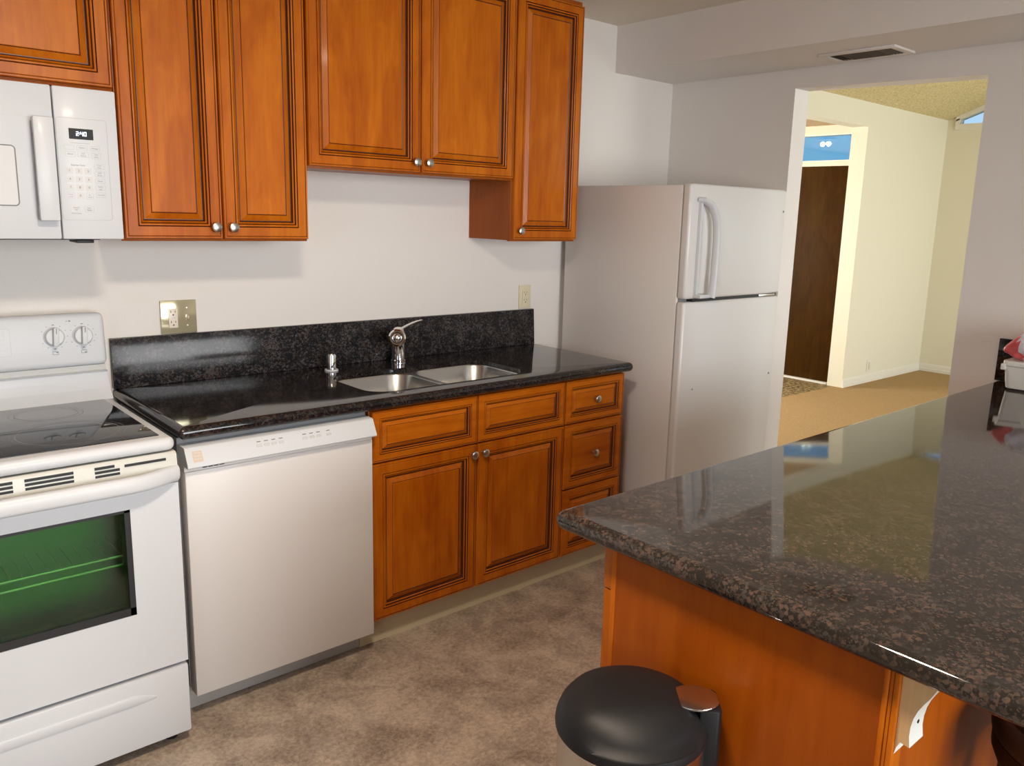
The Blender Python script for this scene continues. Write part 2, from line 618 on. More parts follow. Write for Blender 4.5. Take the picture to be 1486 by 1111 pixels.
# ------------------------------------------------------------------ setting: kitchen shell
WX = 2.8227
ZC = 2.4273
b = MB(M_FLOOR); b.box(-2.7, WX + 0.12, -6.2, 0.0, -0.05, 0.0)
struct(b, 'floor', 'mottled brown grey vinyl kitchen floor', 'floor')
b = MB(M_CEIL); b.box(-2.7, WX + 0.12, -6.2, 0.12, ZC, ZC + 0.05)
struct(b, 'ceiling', 'off-white kitchen ceiling', 'ceiling')
b = MB(M_WALL); b.box(-2.7, WX, 0.0, 0.12, 0, ZC)
struct(b, 'wall_back', 'white kitchen wall behind the stove, sink and refrigerator', 'wall')
# wall with the wide opening towards the living room
OY1, OY2 = -0.728, -1.570
b = MB(M_WALL)
XA, XB = WX, WX + 0.12
b.box(XA, XB, OY1, 0.12, 0, ZC + 0.05)
b.box(XA, XB, -6.2, OY2, 0, ZC + 0.05)
b.box(XA, XB, 0.12, 2.72, 0, ZC + 0.05)
t = bmesh.new()
zz = {(OY1, 0): 2.124, (OY2, 0): 2.100}
vs = []
for x in (XA, XB):
    vs.append([t.verts.new((x, OY1, 2.124)), t.verts.new((x, OY2, 2.100)), t.verts.new((x, OY2, ZC + 0.05)), t.verts.new((x, OY1, ZC + 0.05))])
t.faces.new(vs[0]); t.faces.new(vs[1][::-1])
for i in range(4):
    j = (i + 1) % 4
    t.faces.new((vs[0][i], vs[1][i], vs[1][j], vs[0][j]))
bmesh.ops.recalc_face_normals(t, faces=t.faces[:])
b._add(t, 0)
b.box(XA, XB, -6.2, 2.6, ZC + 0.05, 4.6)
struct(b, 'wall_right', 'white kitchen wall with the wide opening to the living room', 'wall')
b = MB(M_WALL); b.box(2.374, WX - 0.0005, -6.0, -0.0005, 2.2101, ZC - 0.0005)
struct(b, 'soffit_right', 'boxed-in soffit along the top of the wall with the opening', 'soffit')
# walls outside the picture, with the windows the daylight comes through
b = MB(M_BEIGE)
b.box(-2.82, -2.7, -6.2, -4.5, 0, ZC); b.box(-2.82, -2.7, -2.7, 0.12, 0, ZC)
b.box(-2.82, -2.7, -4.5, -2.7, 0, 0.8); b.box(-2.82, -2.7, -4.5, -2.7, 2.1, ZC)
struct(b, 'wall_left', 'beige wall at the left end of the kitchen', 'wall')
b = MB(M_BEIGE)
b.box(-2.7, -0.75, -6.2, -6.0, 0, ZC); b.box(1.75, WX, -6.2, -6.0, 0, ZC)
b.box(-0.75, 1.75, -6.2, -6.0, 0, 0.3); b.box(-0.75, 1.75, -6.2, -6.0, 2.35, ZC)
struct(b, 'wall_front', 'beige wall with a window facing the kitchen', 'wall')
b = MB(M_KICK)
b.box(0.592, 1.852, -0.563, -0.548, 0.0, 0.112)
struct(b, 'trim_1', 'cream toe-kick board under the sink and drawer cabinets', 'trim')

# ------------------------------------------------------------------ setting: living room and entry beyond the opening
YF = 0.745
XE = 8.118
XP = 6.465
b = MB(M_CARPET); b.box(XB, XE, -4.7, 0.835, -0.05, 0.004)
b.box(XA + 0.06, XB, OY2, OY1, -0.05, 0.003)
struct(b, 'floor_living', 'tan carpet of the living room beyond the opening', 'floor')
b = MB(M_MAT); b.box(XB, 6.56, 0.835, 2.6, -0.05, 0.004)
struct(b, 'floor_entry', 'speckled brown tile in front of the entry door', 'floor')
# vaulted ceiling
SL = 0.375
def zc(y):
    return 2.568 + SL * (YF - y)
b = MB(M_POP)
b.prism([(0.9, zc(0.9)), (-4.7, zc(-4.7)), (-4.7, zc(-4.7) + 0.1), (0.9, zc(0.9) + 0.1)], 'x', XB, XE + 0.15)
struct(b, 'ceiling_living', 'sloping tan popcorn ceiling of the living room', 'ceiling')
b = MB(M_CREAM)
b.box(XP, XE, YF, YF + 0.147, 0, 2.6)
b.box(XB, XP, YF, YF + 0.147, 2.363, 2.6)
b.box(XB, 3.2, YF, YF + 0.147, 0, 2.363)
struct(b, 'wall_living', 'cream living room wall right of the entry opening', 'wall')
# gable wall with clerestory window
b = MB(M_CREAM)
ZS = 2.525
b.box(XE, XE + 0.12, -4.7, YF, 0, ZS - 0.03)
b.prism([(YF, ZS - 0.03), (0.665, ZS - 0.03), (0.665, zc(0.665)), (YF, zc(YF))], 'x', XE, XE + 0.12)
b.box(XE, XE + 0.12, -4.7, -2.2, ZS - 0.03, 4.7)
struct(b, 'wall_gable', 'cream gable wall at the end of the living room', 'wall')
b = MB(M_TRIM, M_GLASS)
yw0, yw1 = 0.665, -2.2
def par(y, d):
    return (y, zc(y) - d)
b.prism([(yw0, ZS - 0.055), (yw1, ZS - 0.055), (yw1, ZS), (yw0, ZS)], 'x', XE - 0.02, XE + 0.06)
b.prism([par(yw0, 0.045), par(yw1, 0.045), par(yw1, 0.0), par(yw0, 0.0)], 'x', XE - 0.02, XE + 0.08)
b.prism([(yw0, ZS), (yw0 - 0.035, ZS), par(yw0 - 0.035, 0.03), par(yw0, 0.03)], 'x', XE - 0.02, XE + 0.08)
b.prism([(yw0 - 0.035, ZS), (yw0 - 0.048, ZS), par(yw0 - 0.048, 0.05), par(yw0 - 0.035, 0.05)], 'x', XE + 0.02, XE + 0.06)
wf = struct(b, 'window_1', 'clerestory window under the sloping living room ceiling', 'window')
b = MB(M_GLASS)
b.prism([(yw0 - 0.048, ZS), (yw1, ZS), par(yw1, 0.045), par(yw0 - 0.048, 0.045)], 'x', XE + 0.045, XE + 0.05)
b.build('pane', wf)
# far side wall of the living room (window side, outside the picture)
b = MB(M_CREAM)
b.box(XB, 4.05, -4.82, -4.7, 0, 4.7); b.box(7.75, XE + 0.12, -4.82, -4.7, 0, 4.7)
b.box(4.05, 7.75, -4.82, -4.7, 0, 0.1); b.box(4.05, 7.75, -4.82, -4.7, 2.5, 4.7)
struct(b, 'wall_window_side', 'cream living room wall with the big windows', 'wall')
# entry
b = MB(M_CREAM)
b.box(6.50, 6.62, YF + 0.147, 0.905, 0, 2.45)
b.box(6.50, 6.62, 0.905, 1.82, 2.035, 2.075)
b.box(6.50, 6.62, 1.82, 2.6, 0, 2.45)
b.box(6.50, 6.62, 0.905, 1.82, 2.325, 2.45)
struct(b, 'wall_entry', 'cream entry wall around the front door', 'wall')
b = MB(M_CREAM); b.box(XB, 3.35, 2.6, 2.72, 0, 2.45); b.box(4.85, 6.5, 2.6, 2.72, 0, 2.45); b.box(3.35, 4.85, 2.6, 2.72, 0, 0.55); b.box(3.35, 4.85, 2.6, 2.72, 2.15, 2.45)  # opening cut for the added entry light
struct(b, 'wall_entry_far', 'cream wall at the far end of the entry', 'wall')
b = MB(M_TANCEIL); b.box(XB, 6.62, YF + 0.147, 2.72, 2.40, 2.45)
struct(b, 'ceiling_entry', 'tan entry ceiling seen above the door', 'ceiling')
b = MB(M_DOOR); b.box(6.515, 6.56, 0.906, 1.819, 0.022, 2.034, 0.002)
d1 = struct(b, 'door_1', 'dark brown flush wooden front door at the entry', 'door')
b = MB(M_NICKEL)
b.lathe([(0, 0), (0.03, 0), (0.03, 0.006), (0.012, 0.012), (0.012, 0.03), (0.026, 0.04), (0.03, 0.055), (0.02, 0.066), (0, 0.068)], (6.515, 1.74, 0.95), (-1, 0, 0), 24)
b.build('door_knob', d1)
b = MB(M_DARK); b.lathe([(0, 0), (0.011, 0), (0.011, 0.007), (0, 0.008)], (6.515, 1.395, 1.49), (-1, 0, 0), 16)
b.build('peephole', d1)
b = MB(M_TRIM); b.box(6.47, 6.57, 0.905, 1.82, 0.004, 0.021, 0.004)
struct(b, 'trim_2', 'white threshold strip below the front door', 'trim')
b = MB(M_TRIM)
for y0_, y1_, z0_, z1_ in ((0.905, 1.82, 2.075, 2.088), (0.905, 1.82, 2.312, 2.325), (0.905, 0.918, 2.088, 2.312), (1.807, 1.82, 2.088, 2.312)):
    b.box(6.51, 6.60, y0_, y1_, z0_, z1_)
w2 = struct(b, 'window_2', 'blue transom window above the brown front door', 'window')
b = MB(M_TRANSOM); b.box(6.55, 6.556, 0.918, 1.807, 2.088, 2.312); b.build('pane', w2)


def baseboard(name, x0, y0, x1, y1, nx, ny, label):
    bb = MB(M_TRIM)
    pr_ = [(0, 0.004), (0.014, 0.004), (0.014, 0.034), (0.010, 0.038), (0.010, 0.07), (0.006, 0.082), (0, 0.085)]
    t = bmesh.new()
    A = [t.verts.new((x0 + nx * p, y0 + ny * p, z)) for p, z in pr_]
    B = [t.verts.new((x1 + nx * p, y1 + ny * p, z)) for p, z in pr_]
    t.faces.new(A); t.faces.new(B[::-1])
    for i in range(len(pr_)):
        j = (i + 1) % len(pr_)
        t.faces.new((A[i], B[i], B[j], A[j]))
    bmesh.ops.recalc_face_normals(t, faces=t.faces[:])
    bb._add(t, 0)
    return struct(bb, name, label, 'baseboard')


baseboard('baseboard_back', XP, YF - 0.0002, XE - 0.015, YF - 0.0002, 0, -1, 'white baseboard under the cream living room wall')
baseboard('baseboard_right', XE - 0.0002, YF, XE - 0.0002, -4.6, -1, 0, 'white baseboard along the gable wall')

# ------------------------------------------------------------------ upper cabinets
YU = -0.300          # door face
YUC = -0.2795        # carcass front
ZT = 2.396


def upper_cabinet(x0, x1, z0, ndoors, label, knob_side=None, side_mat=None, z_door0=None):
    t = thing('wall_cabinet', label, 'cabinet', ((x0 + x1) / 2, -0.14, z0), 'maple wall cabinets')
    b = MB(M_SIDE, M_WOOD, M_GLAZE)
    g = 0.0006
    b.box(x0 + g, x1 - g, YUC + 0.019, -0.001, z0 + 0.004, ZT, 0.0, 0)
    b.build('body', t)
    b = MB(M_SIDE, M_GLAZE)
    b.box(x0 + g, x1 - g, YUC, YUC + 0.0188, z0, ZT, 0.001, 0)
    b.build('face_frame', t)
    wdt = (x1 - x0) / ndoors
    for k in range(ndoors):
        a0 = x0 + k * wdt + (0.004 if k == 0 else 0.0025)
        a1 = x0 + (k + 1) * wdt - (0.004 if k == ndoors - 1 else 0.0025)
        d = door_mesh(a0, a1, z0 + 0.008, ZT - 0.020, YU, 0.0200).build('door', t, ang=20)
        if knob_side is None:
            kx = a1 - 0.025 if k == 0 else a0 + 0.025
        else:
            kx = a1 - 0.025 if knob_side > 0 else a0 + 0.030
        knob(d, kx, YU + 0.0005, z0 + 0.044)
    return t


UA0, UB, UC, UD = -0.0185, 0.5715, 1.4795, 1.8537
upper_cabinet(UA0, UB, 1.4009, 2, 'tall double-door maple wall cabinet right of the microwave')
upper_cabinet(UB, UC, 1.6455, 2, 'short wide double-door maple wall cabinet hung above the sink')
upper_cabinet(UC, UD, 1.4009, 1, 'narrow single-door maple wall cabinet beside the refrigerator', knob_side=-1)
upper_cabinet(-0.80, UA0 - 0.001, 1.822, 1, 'reddish maple wall cabinet directly above the microwave', knob_side=-1)

# ------------------------------------------------------------------ base cabinets
XB1, XC1, XD1 = 0.6125, 1.5032, 1.8517
YD = -0.624
YC = -0.6035
ZD0, ZD1, ZD2 = 0.1134, 0.6804, 0.4023
ZTOP = 0.8655


def base_body(t, x0, x1):
    b = MB(M_SIDE)
    b.box(x0 + 0.0006, x0 + 0.018, YC + 0.019, -0.03, 0.113, ZTOP)
    b.box(x1 - 0.018, x1 - 0.0006, YC + 0.019, -0.03, 0.113, ZTOP)
    b.box(x0 + 0.018, x1 - 0.018, YC + 0.019, -0.03, 0.113, 0.131)
    b.box(x0 + 0.018, x1 - 0.018, -0.042, -0.03, 0.131, ZTOP)
    b.box(x0 + 0.03, x1 - 0.03, -0.54, -0.05, 0.0, 0.113)
    b.build('body', t)
    b = MB(M_SIDE)
    b.box(x0 + 0.0006, x1 - 0.0006, YC, YC + 0.0188, 0.112, ZTOP, 0.001)
    b.build('face_frame', t)


t = thing('sink_base_cabinet', 'maple base cabinet under the sink with two doors', 'cabinet', ((XB1 + XC1) / 2, -0.3, 0), 'maple base cabinets along the wall')
base_body(t, XB1, XC1)
xm = (XB1 + XC1) / 2
for k, (a0, a1) in enumerate(((XB1 + 0.004, xm - 0.003), (xm + 0.003, XC1 - 0.0045))):
    door_mesh(a0, a1, ZD1 + 0.003, ZTOP - 0.006, YD, scale=0.72, across=True).build('drawer_front', t, ang=20)
    d = door_mesh(a0, a1, ZD0, ZD1 - 0.004, YD).build('door', t, ang=20)
    knob(d, (a1 - 0.022) if k == 0 else (a0 + 0.022), YD + 0.0005, ZD1 - 0.037)
t = thing('drawer_base_cabinet', 'narrow maple base cabinet with three drawers next to the refrigerator', 'cabinet', ((XC1 + XD1) / 2, -0.3, 0), 'maple base cabinets along the wall')
base_body(t, XC1, XD1)
for z0, z1, sc_ in ((ZD1 + 0.003, ZTOP - 0.006, 0.72), (ZD2 + 0.003, ZD1 - 0.004, 0.85), (ZD0, ZD2 - 0.004, 0.85)):
    d = door_mesh(XC1 + 0.0045, XD1 - 0.003, z0, z1, YD, scale=sc_, across=True).build('drawer', t, ang=20)
    knob(d, (XC1 + XD1) / 2, YD + 0.003, (z0 + z1) / 2)

# ------------------------------------------------------------------ countertop, backsplash, sink
ZCT = 0.9051
hole = rrect(0.660, 1.370, -0.560, -0.215, 0.085, 8)
b = MB(M_GRAN)
slab(b, -0.0055, 1.8817, -0.6465, -0.0015, 0.8668, ZCT, 0.012, 0.0185, hole)
tag(b.build('granite_countertop', origin=(0.9, -0.3, ZCT)), 'polished black granite countertop around the double sink', 'countertop')
b = MB(M_GRAN_S)
# splash slab stands with its face very slightly leaning back against the wall
b.prism([(-0.0015, ZCT + 0.0003), (-0.027, ZCT + 0.0003), (-0.0165, ZCT + 0.1665), (-0.0015, ZCT + 0.1675)], 'x', -0.0055, 1.8645, 0, 0.001)
tag(b.build('granite_backsplash', origin=(0.9, -0.015, ZCT)), 'black granite backsplash strip on the wall behind the sink', 'backsplash')

t = thing('double_sink', 'stainless steel double-bowl sink set under the black countertop', 'sink', (1.03, -0.39, 0.70))


ZR = 0.8865
BOWLS = ((0.6635, 0.994, -0.5565, -0.2185), (1.018, 1.3665, -0.5565, -0.2185))


def bowl(x0, x1, y0, y1, zt, depth, r, name):
    b = MB(M_SINK, M_DARK)
    tt = bmesh.new()
    prof = [(0.0, 0.0), (0.003, -0.004), (0.010, -depth + 0.05), (0.018, -depth + 0.025), (0.033, -depth + 0.008), (0.06, -depth)]
    rings = [[tt.verts.new((x, y, zt + dz)) for x, y in rrect(x0 + d, x1 - d, y0 + d, y1 - d, max(r - d * 0.6, 0.03), 8)] for d, dz in prof]
    for a, c_ in zip(rings, rings[1:]):
        for i in range(len(a)):
            j = (i + 1) % len(a)
            tt.faces.new((a[i], a[j], c_[j], c_[i]))
    tt.faces.new(rings[-1])
    bmesh.ops.recalc_face_normals(tt, faces=tt.faces[:])
    for f in tt.faces:
        f.normal_flip()
    b._add(tt, 0)
    o = b.build(name, t, ang=60)
    cx, cy = (x0 + x1) / 2, (y0 + y1) / 2
    d_ = MB(M_CHROME, M_DARK)
    d_.lathe([(0.0, 0.001), (0.045, 0.001), (0.045, 0.004), (0.034, 0.003), (0.03, 0.0012), (0, 0.0012)], (cx, cy, zt - depth), seg=28)
    d_.lathe([(0, 0.0025), (0.026, 0.0025), (0.02, 0.004), (0, 0.004)], (cx, cy, zt - depth), seg=20, mi=1)
    d_.build('drain', o)


for q_ in BOWLS:
    bowl(*q_, ZR, 0.19, 0.080, 'bowl')
b = MB(M_SINK)
tt = bmesh.new()
ed = []
for loop in (rrect(0.6606, 1.3694, -0.5594, -0.2156, 0.0845, 8), *[rrect(*q_, 0.080, 8) for q_ in BOWLS]):
    vs_ = [tt.verts.new((x, y, ZR)) for x, y in loop]
    ed += [tt.edges.new((vs_[i], vs_[(i + 1) % len(vs_)])) for i in range(len(vs_))]
bmesh.ops.triangle_fill(tt, use_beauty=True, use_dissolve=False, edges=ed)
bmesh.ops.recalc_face_normals(tt, faces=tt.faces[:])
b._add(tt, 0)
b.build('rim', t)

t = thing('kitchen_faucet', 'chrome single-lever faucet standing behind the sink', 'faucet', (1.062, -0.083, ZCT))
b = MB(M_CHROME)
b.lathe([(0, 0.0005), (0.031, 0.0005), (0.031, 0.006), (0.0275, 0.010), (0.0265, 0.10), (0.027, 0.122), (0.022, 0.136), (0.01, 0.142), (0, 0.143)], (1.062, -0.083, ZCT), seg=32)
b.build('body', t)
b = MB(M_CHROME, M_DARK)
dv = Vector((-0.55, -0.80, 0.10)).normalized()
pts = [Vector((1.062, -0.083, ZCT + 0.104)) + dv * s_ for s_ in (0.0, 0.04, 0.09, 0.13)]
b.sweep(pts, 0.044, 0.046, side=(0.83, -0.52, 0), n=20, taper=[1.0, 1.0, 1.02, 1.05])
tip = pts[-1]
b.lathe([(0.027, -0.012), (0.033, -0.004), (0.034, 0.006), (0.028, 0.012), (0.022, 0.012), (0.020, 0.002), (0, 0.002)], tip, dv, 28, cap=False)
b.lathe([(0.020, 0.003), (0.019, 0.010), (0.012, 0.018), (0, 0.021)], tip, dv, 24)
b.build('spout', t)
b = MB(M_CHROME)
L0 = Vector((1.070, -0.083, ZCT + 0.132))
pts = [L0 + Vector((0.10 * s_, -0.01 * s_, 0.034 * math.sin(s_ * 1.3))) for s_ in (0, 0.2, 0.4, 0.6, 0.8, 1.0)]
b.sweep(pts, 0.020, 0.007, side=(0, 1, 0), n=12, taper=[1.3, 1.1, 0.95, 0.9, 0.85, 0.7])
b.build('lever', t)
t = thing('sink_air_gap', 'short chrome air gap cylinder left of the faucet', 'air gap', (0.741, -0.115, ZCT))
b = MB(M_CHROME)
b.lathe([(0, 0.006), (0.0185, 0.006), (0.0185, 0.060), (0.0165, 0.065), (0, 0.066)], (0.741, -0.115, ZCT), seg=28)
b.build('cap', t)
b = MB(M_WHITE2)
b.lathe([(0, 0.0004), (0.026, 0.0004), (0.025, 0.005), (0.019, 0.006), (0, 0.006)], (0.741, -0.115, ZCT), seg=28)
b.build('flange', t)

# ------------------------------------------------------------------ dishwasher
t = thing('dishwasher', 'white dishwasher between the stove and the sink cabinet', 'dishwasher', (0.303, -0.3, 0))
b = MB(M_MIDGREY)
b.box(0.0015, 0.607, -0.592, -0.06, 0.09, 0.8645)
b.box(0.04, 0.575, -0.53, -0.08, 0.0, 0.09)
b.build('tub_body', t)
b = MB(M_DWWHITE)
b.box(0.0035, 0.605, -0.642, -0.594, 0.082, 0.7745, 0.004)
b.prism([(-0.594, 0.7745), (-0.638, 0.7745), (-0.636, 0.788), (-0.626, 0.7925), (-0.594, 0.7925)], 'x', 0.0035, 0.605)
dd = b.build('door', t)
b = MB(M_WHITE, M_DARK, M_KEY, M_INK, M_STICK)
prof = [(-0.594, 0.846), (-0.640, 0.846), (-0.645, 0.843), (-0.668, 0.799), (-0.669, 0.793), (-0.664, 0.789), (-0.640, 0.7935), (-0.594, 0.7935)]
b.prism(prof, 'x', 0.0035, 0.605)
nrm = Vector((0, -0.044, 0.023)).normalized()
upd = Vector((0, 0.023, 0.044)).normalized()
def on_panel(x, k):
    return Vector((x, -0.668, 0.799)) + upd * k + nrm * 0.0004
def pquad(x0, x1, k0, k1, mi):
    b.quad([on_panel(x0, k0), on_panel(x1, k0), on_panel(x1, k1), on_panel(x0, k1)], mi)
pquad(0.022, 0.049, 0.008, 0.040, 4)
for k in (0.015, 0.024, 0.033):
    b.quad([p + nrm * 0.0003 for p in (on_panel(0.026, k), on_panel(0.045, k), on_panel(0.045, k + 0.003), on_panel(0.026, k + 0.003))], 2)
for i, x in enumerate((0.215, 0.238, 0.261, 0.284, 0.360, 0.383, 0.406, 0.440)):
    p = on_panel(x, 0.024)
    b.box(x - 0.008, x + 0.008, p.y - 0.001, p.y + 0.002, p.z - 0.005, p.z + 0.005, 0.001, 2)
    pquad(x - 0.006, x + 0.006, 0.036, 0.0385, 3)
for k in range(4):
    x = 0.045 + k * 0.016
    b.box(x, x + 0.013, -0.6655, -0.655, 0.7875, 0.7905, 0, 1)
b.build('control_panel', t)
b = MB(M_GREYP)
b.box(0.006, 0.590, -0.562, -0.545, 0.002, 0.081)
b.build('kick_plate', t)

# ------------------------------------------------------------------ electric range
SX0, SX1 = -0.80, -0.041
t = thing('electric_range', 'white electric range with black glass cooktop', 'stove', ((SX0 + SX1) / 2, -0.36, 0))
b = MB(M_WHITE)
b.box(SX0 + 0.002, SX1 - 0.002, -0.50, -0.02, 0.03, 0.868)
b.box(SX1 - 0.022, SX1 - 0.002, -0.676, -0.50, 0.03, 0.868)
b.box(SX0 + 0.002, SX0 + 0.022, -0.676, -0.50, 0.03, 0.868)
b.box(SX0 + 0.022, SX1 - 0.022, -0.676, -0.50, 0.74, 0.866)
b.build('body', t)
b = MB(M_WHITE)
slab(b, SX0, SX1, -0.722, -0.10, 0.868, 0.9035, 0.022, 0.016)
b.build('cooktop_frame', t)
gx0, gx1, gy0, gy1 = SX0 + 0.032, SX1 - 0.030, -0.680, -0.158
b = MB(M_BLACKG, M_RING)
b.box(gx0, gx1, gy0, gy1, 0.9036, 0.9055, 0.0006)
def ring(cx, cy, r, wd, mi=1):
    tt = bmesh.new()
    ns = 56
    A = [tt.verts.new((cx + r * math.cos(2 * math.pi * i / ns), cy + r * math.sin(2 * math.pi * i / ns), 0.9057)) for i in range(ns)]
    B = [tt.verts.new((cx + (r + wd) * math.cos(2 * math.pi * i / ns), cy + (r + wd) * math.sin(2 * math.pi * i / ns), 0.9057)) for i in range(ns)]
    for i in range(ns):
        j = (i + 1) % ns
        tt.faces.new((A[i], B[i], B[j], A[j]))
    b._add(tt, mi)
for cx, cy, r in ((-0.252, -0.525, 0.122), (-0.252, -0.265, 0.080), (-0.60, -0.525, 0.08), (-0.60, -0.265, 0.105)):
    ring(cx, cy, r, 0.0018)
    ring(cx, cy, r + 0.014, 0.0008)
b.build('glass_cooktop', t)
b = MB(M_WHITE)
pr_ = [(-0.03, 0.9036), (-0.156, 0.9036), (-0.148, 0.912), (-0.128, 0.935), (-0.115, 0.962), (-0.112, 0.984), (-0.118, 0.988), (-0.03, 0.988)]
b.prism(pr_, 'x', SX0 + 0.001, SX1 - 0.001, 0, 0.002)
b.build('riser', t)
b = MB(M_WHITE, M_GREYP)
b.box(SX0 + 0.002, SX1 - 0.002, -0.093, -0.03, 0.987, 1.006, 0, 1)
RX = Matrix.Rotation(math.radians(-5), 3, 'X')
b.box(SX0 - 0.001, SX1 + 0.003, -0.108, -0.024, 1.004, 1.168, 0.017, 0, 4, RX, Vector((0, -0.066, 1.0)))
cons = b.build('console', t)
def cons_pt(x, z, out=0.0):
    p = Vector((x, -0.108 - out, z))
    pv = Vector((0, -0.066, 1.0))
    q_ = RX @ (p - pv) + pv
    return q_
cn = (RX @ Vector((0, -1, 0)))
cu_ = (RX @ Vector((0, 0, 1)))
b = MB(M_KEY, M_INK, M_WHITE2)
pp = rrect(-0.54, -0.298, 1.050, 1.134, 0.008, 4)
outer = pp; inner = rrect(-0.538, -0.300, 1.052, 1.132, 0.007, 4)
tt = bmesh.new()
A = [tt.verts.new(cons_pt(x, z, 0.0006)) for x, z in outer]
B = [tt.verts.new(cons_pt(x, z, 0.0006)) for x, z in inner]
for i in range(len(A)):
    j = (i + 1) % len(A)
    tt.faces.new((A[i], A[j], B[j], B[i]))
b._add(tt, 0)
for x0, z0, w_, h_ in ((-0.36, 1.10, 0.045, 0.018), (-0.36, 1.068, 0.045, 0.018), (-0.42, 1.10, 0.045, 0.018), (-0.42, 1.068, 0.045, 0.018)):
    for a, c_, d_, f_ in ((x0, x0 + w_, z0, z0 + 0.001), (x0, x0 + w_, z0 + h_, z0 + h_ + 0.001), (x0, x0 + 0.001, z0, z0 + h_), (x0 + w_, x0 + w_ + 0.001, z0, z0 + h_)):
        b.quad([cons_pt(a, d_, 0.0006), cons_pt(c_, d_, 0.0006), cons_pt(c_, f_, 0.0006), cons_pt(a, f_, 0.0006)], 0)
    b.quad([cons_pt(x0 + 0.012, z0 + 0.008, 0.0006), cons_pt(x0 + 0.033, z0 + 0.008, 0.0006), cons_pt(x0 + 0.033, z0 + 0.011, 0.0006), cons_pt(x0 + 0.012, z0 + 0.011, 0.0006)], 1)
KN = ((-0.183, 1.100), (-0.104, 1.099))
for kx, kz in KN:
    for i in range(11):
        a = math.radians(-60 + i * 30)
        r_ = 0.0365
        x, z = kx + r_ * math.sin(a), kz + r_ * math.cos(a)
        s_ = 0.0012 if i not in (2, 8) else 0.0022
        b.quad([cons_pt(x - s_ * 1.4, z - s_ * 0.6, 0.0006), cons_pt(x + s_ * 1.4, z - s_ * 0.6, 0.0006), cons_pt(x + s_ * 1.4, z + s_ * 0.6, 0.0006), cons_pt(x - s_ * 1.4, z + s_ * 0.6, 0.0006)], 1)
    z = kz - 0.050
    for a, c_, d_, f_ in ((-0.008, 0.008, -0.005, -0.004), (-0.008, 0.008, 0.004, 0.005), (-0.008, -0.007, -0.005, 0.005), (0.007, 0.008, -0.005, 0.005), (0.002, 0.006, 0.0005, 0.0035) if kx < -0.15 else (0.002, 0.006, -0.0035, -0.0005)):
        b.quad([cons_pt(kx + a, z + d_, 0.0007), cons_pt(kx + c_, z + d_, 0.0007), cons_pt(kx + c_, z + f_, 0.0007), cons_pt(kx + a, z + f_, 0.0007)], 1)
x, z = -0.140, 1.146
b.quad([cons_pt(x, z - 0.002, 0.0007), cons_pt(x + 0.005, z - 0.002, 0.0007), cons_pt(x + 0.005, z + 0.002, 0.0007), cons_pt(x, z + 0.002, 0.0007)], 1)
b.quad([cons_pt(x - 0.008, z - 0.0008, 0.0007), cons_pt(x - 0.003, z - 0.0008, 0.0007), cons_pt(x - 0.003, z + 0.0008, 0.0007), cons_pt(x - 0.008, z + 0.0008, 0.0007)], 1)
b.build('control_markings', cons)
for kx, kz in KN:
    b = MB(M_WHITE2, M_INK, M_GREYP)
    o_ = cons_pt(kx, kz, -0.0005)
    b.lathe([(0, 0), (0.0295, 0), (0.0295, 0.003), (0.026, 0.006), (0.0255, 0.014), (0.023, 0.0165), (0, 0.0168)], o_, cn, 36)
    c_ = o_ + cn * 0.022
    ang = Matrix.Rotation(math.radians(4), 3, 'Y')
    b.box(c_.x - 0.0075, c_.x + 0.0075, c_.y - 0.011, c_.y + 0.009, c_.z - 0.0275, c_.z + 0.0285, 0.003, 0, 2, ang @ RX)
    b.box(c_.x - 0.001, c_.x + 0.001, c_.y - 0.0118, c_.y - 0.0098, c_.z + 0.010, c_.z + 0.026, 0, 1, 2, ang @ RX, c_)
    b.build('burner_knob', t)
# oven door with a window
DZ0, DZ1 = 0.256, 0.779
wx0, wx1, wz0, wz1 = -0.665, -0.166, 0.432, 0.728
od = MB(M_WHITE)
dy0, dy1 = -0.720, -0.680
od.box(SX0, wx0, dy0, dy1, DZ0, DZ1)
od.box(wx1, SX1, dy0, dy1, DZ0, DZ1)
od.box(wx0, wx1, dy0, dy1, DZ0, wz0)
od.box(wx0, wx1, dy0, dy1, wz1, DZ1)
odo = od.build('oven_door', t)
b = MB(M_DARK, M_BLACKP)
fw = 0.014
for a0, a1, c0, c1 in ((wx0, wx0 + fw, wz0, wz1), (wx1 - fw, wx1, wz0, wz1), (wx0, wx1, wz0, wz0 + 0.022), (wx0, wx1, wz1 - 0.008, wz1)):
    b.box(a0, a1, dy0 + 0.002, dy1, c0, c1)
b.build('window_frame', odo)
b = MB(M_OVENGL); b.box(wx0 + 0.005, wx1 - 0.005, dy0 + 0.006, dy0 + 0.010, wz0 + 0.005, wz1 - 0.005); b.build('window_glass', odo)
b = MB(M_OVENIN)
b.box(SX0 + 0.025, SX1 - 0.025, -0.506, -0.501, 0.30, 0.739)
b.box(SX0 + 0.0225, SX0 + 0.0265, -0.675, -0.501, 0.30, 0.739); b.box(SX1 - 0.0265, SX1 - 0.0225, -0.675, -0.501, 0.30, 0.739)
b.box(SX0 + 0.025, SX1 - 0.025, -0.675, -0.501, 0.296, 0.300); b.box(SX0 + 0.025, SX1 - 0.025, -0.675, -0.501, 0.7355, 0.7395)
b.build('oven_cavity', t)
b = MB(M_RACK)
for z in (0.560, 0.585):
    b.sweep([(SX0 + 0.028, -0.665, z), (SX1 - 0.028, -0.665, z)], 0.006, 0.006, side=(0, 1, 0), n=8)
for i in range(24):
    x = SX0 + 0.05 + i * 0.0285
    b.sweep([(x, -0.663, 0.5855), (x, -0.51, 0.5855)], 0.0016, 0.0016, side=(1, 0, 0), n=6)
b.build('oven_rack', t)
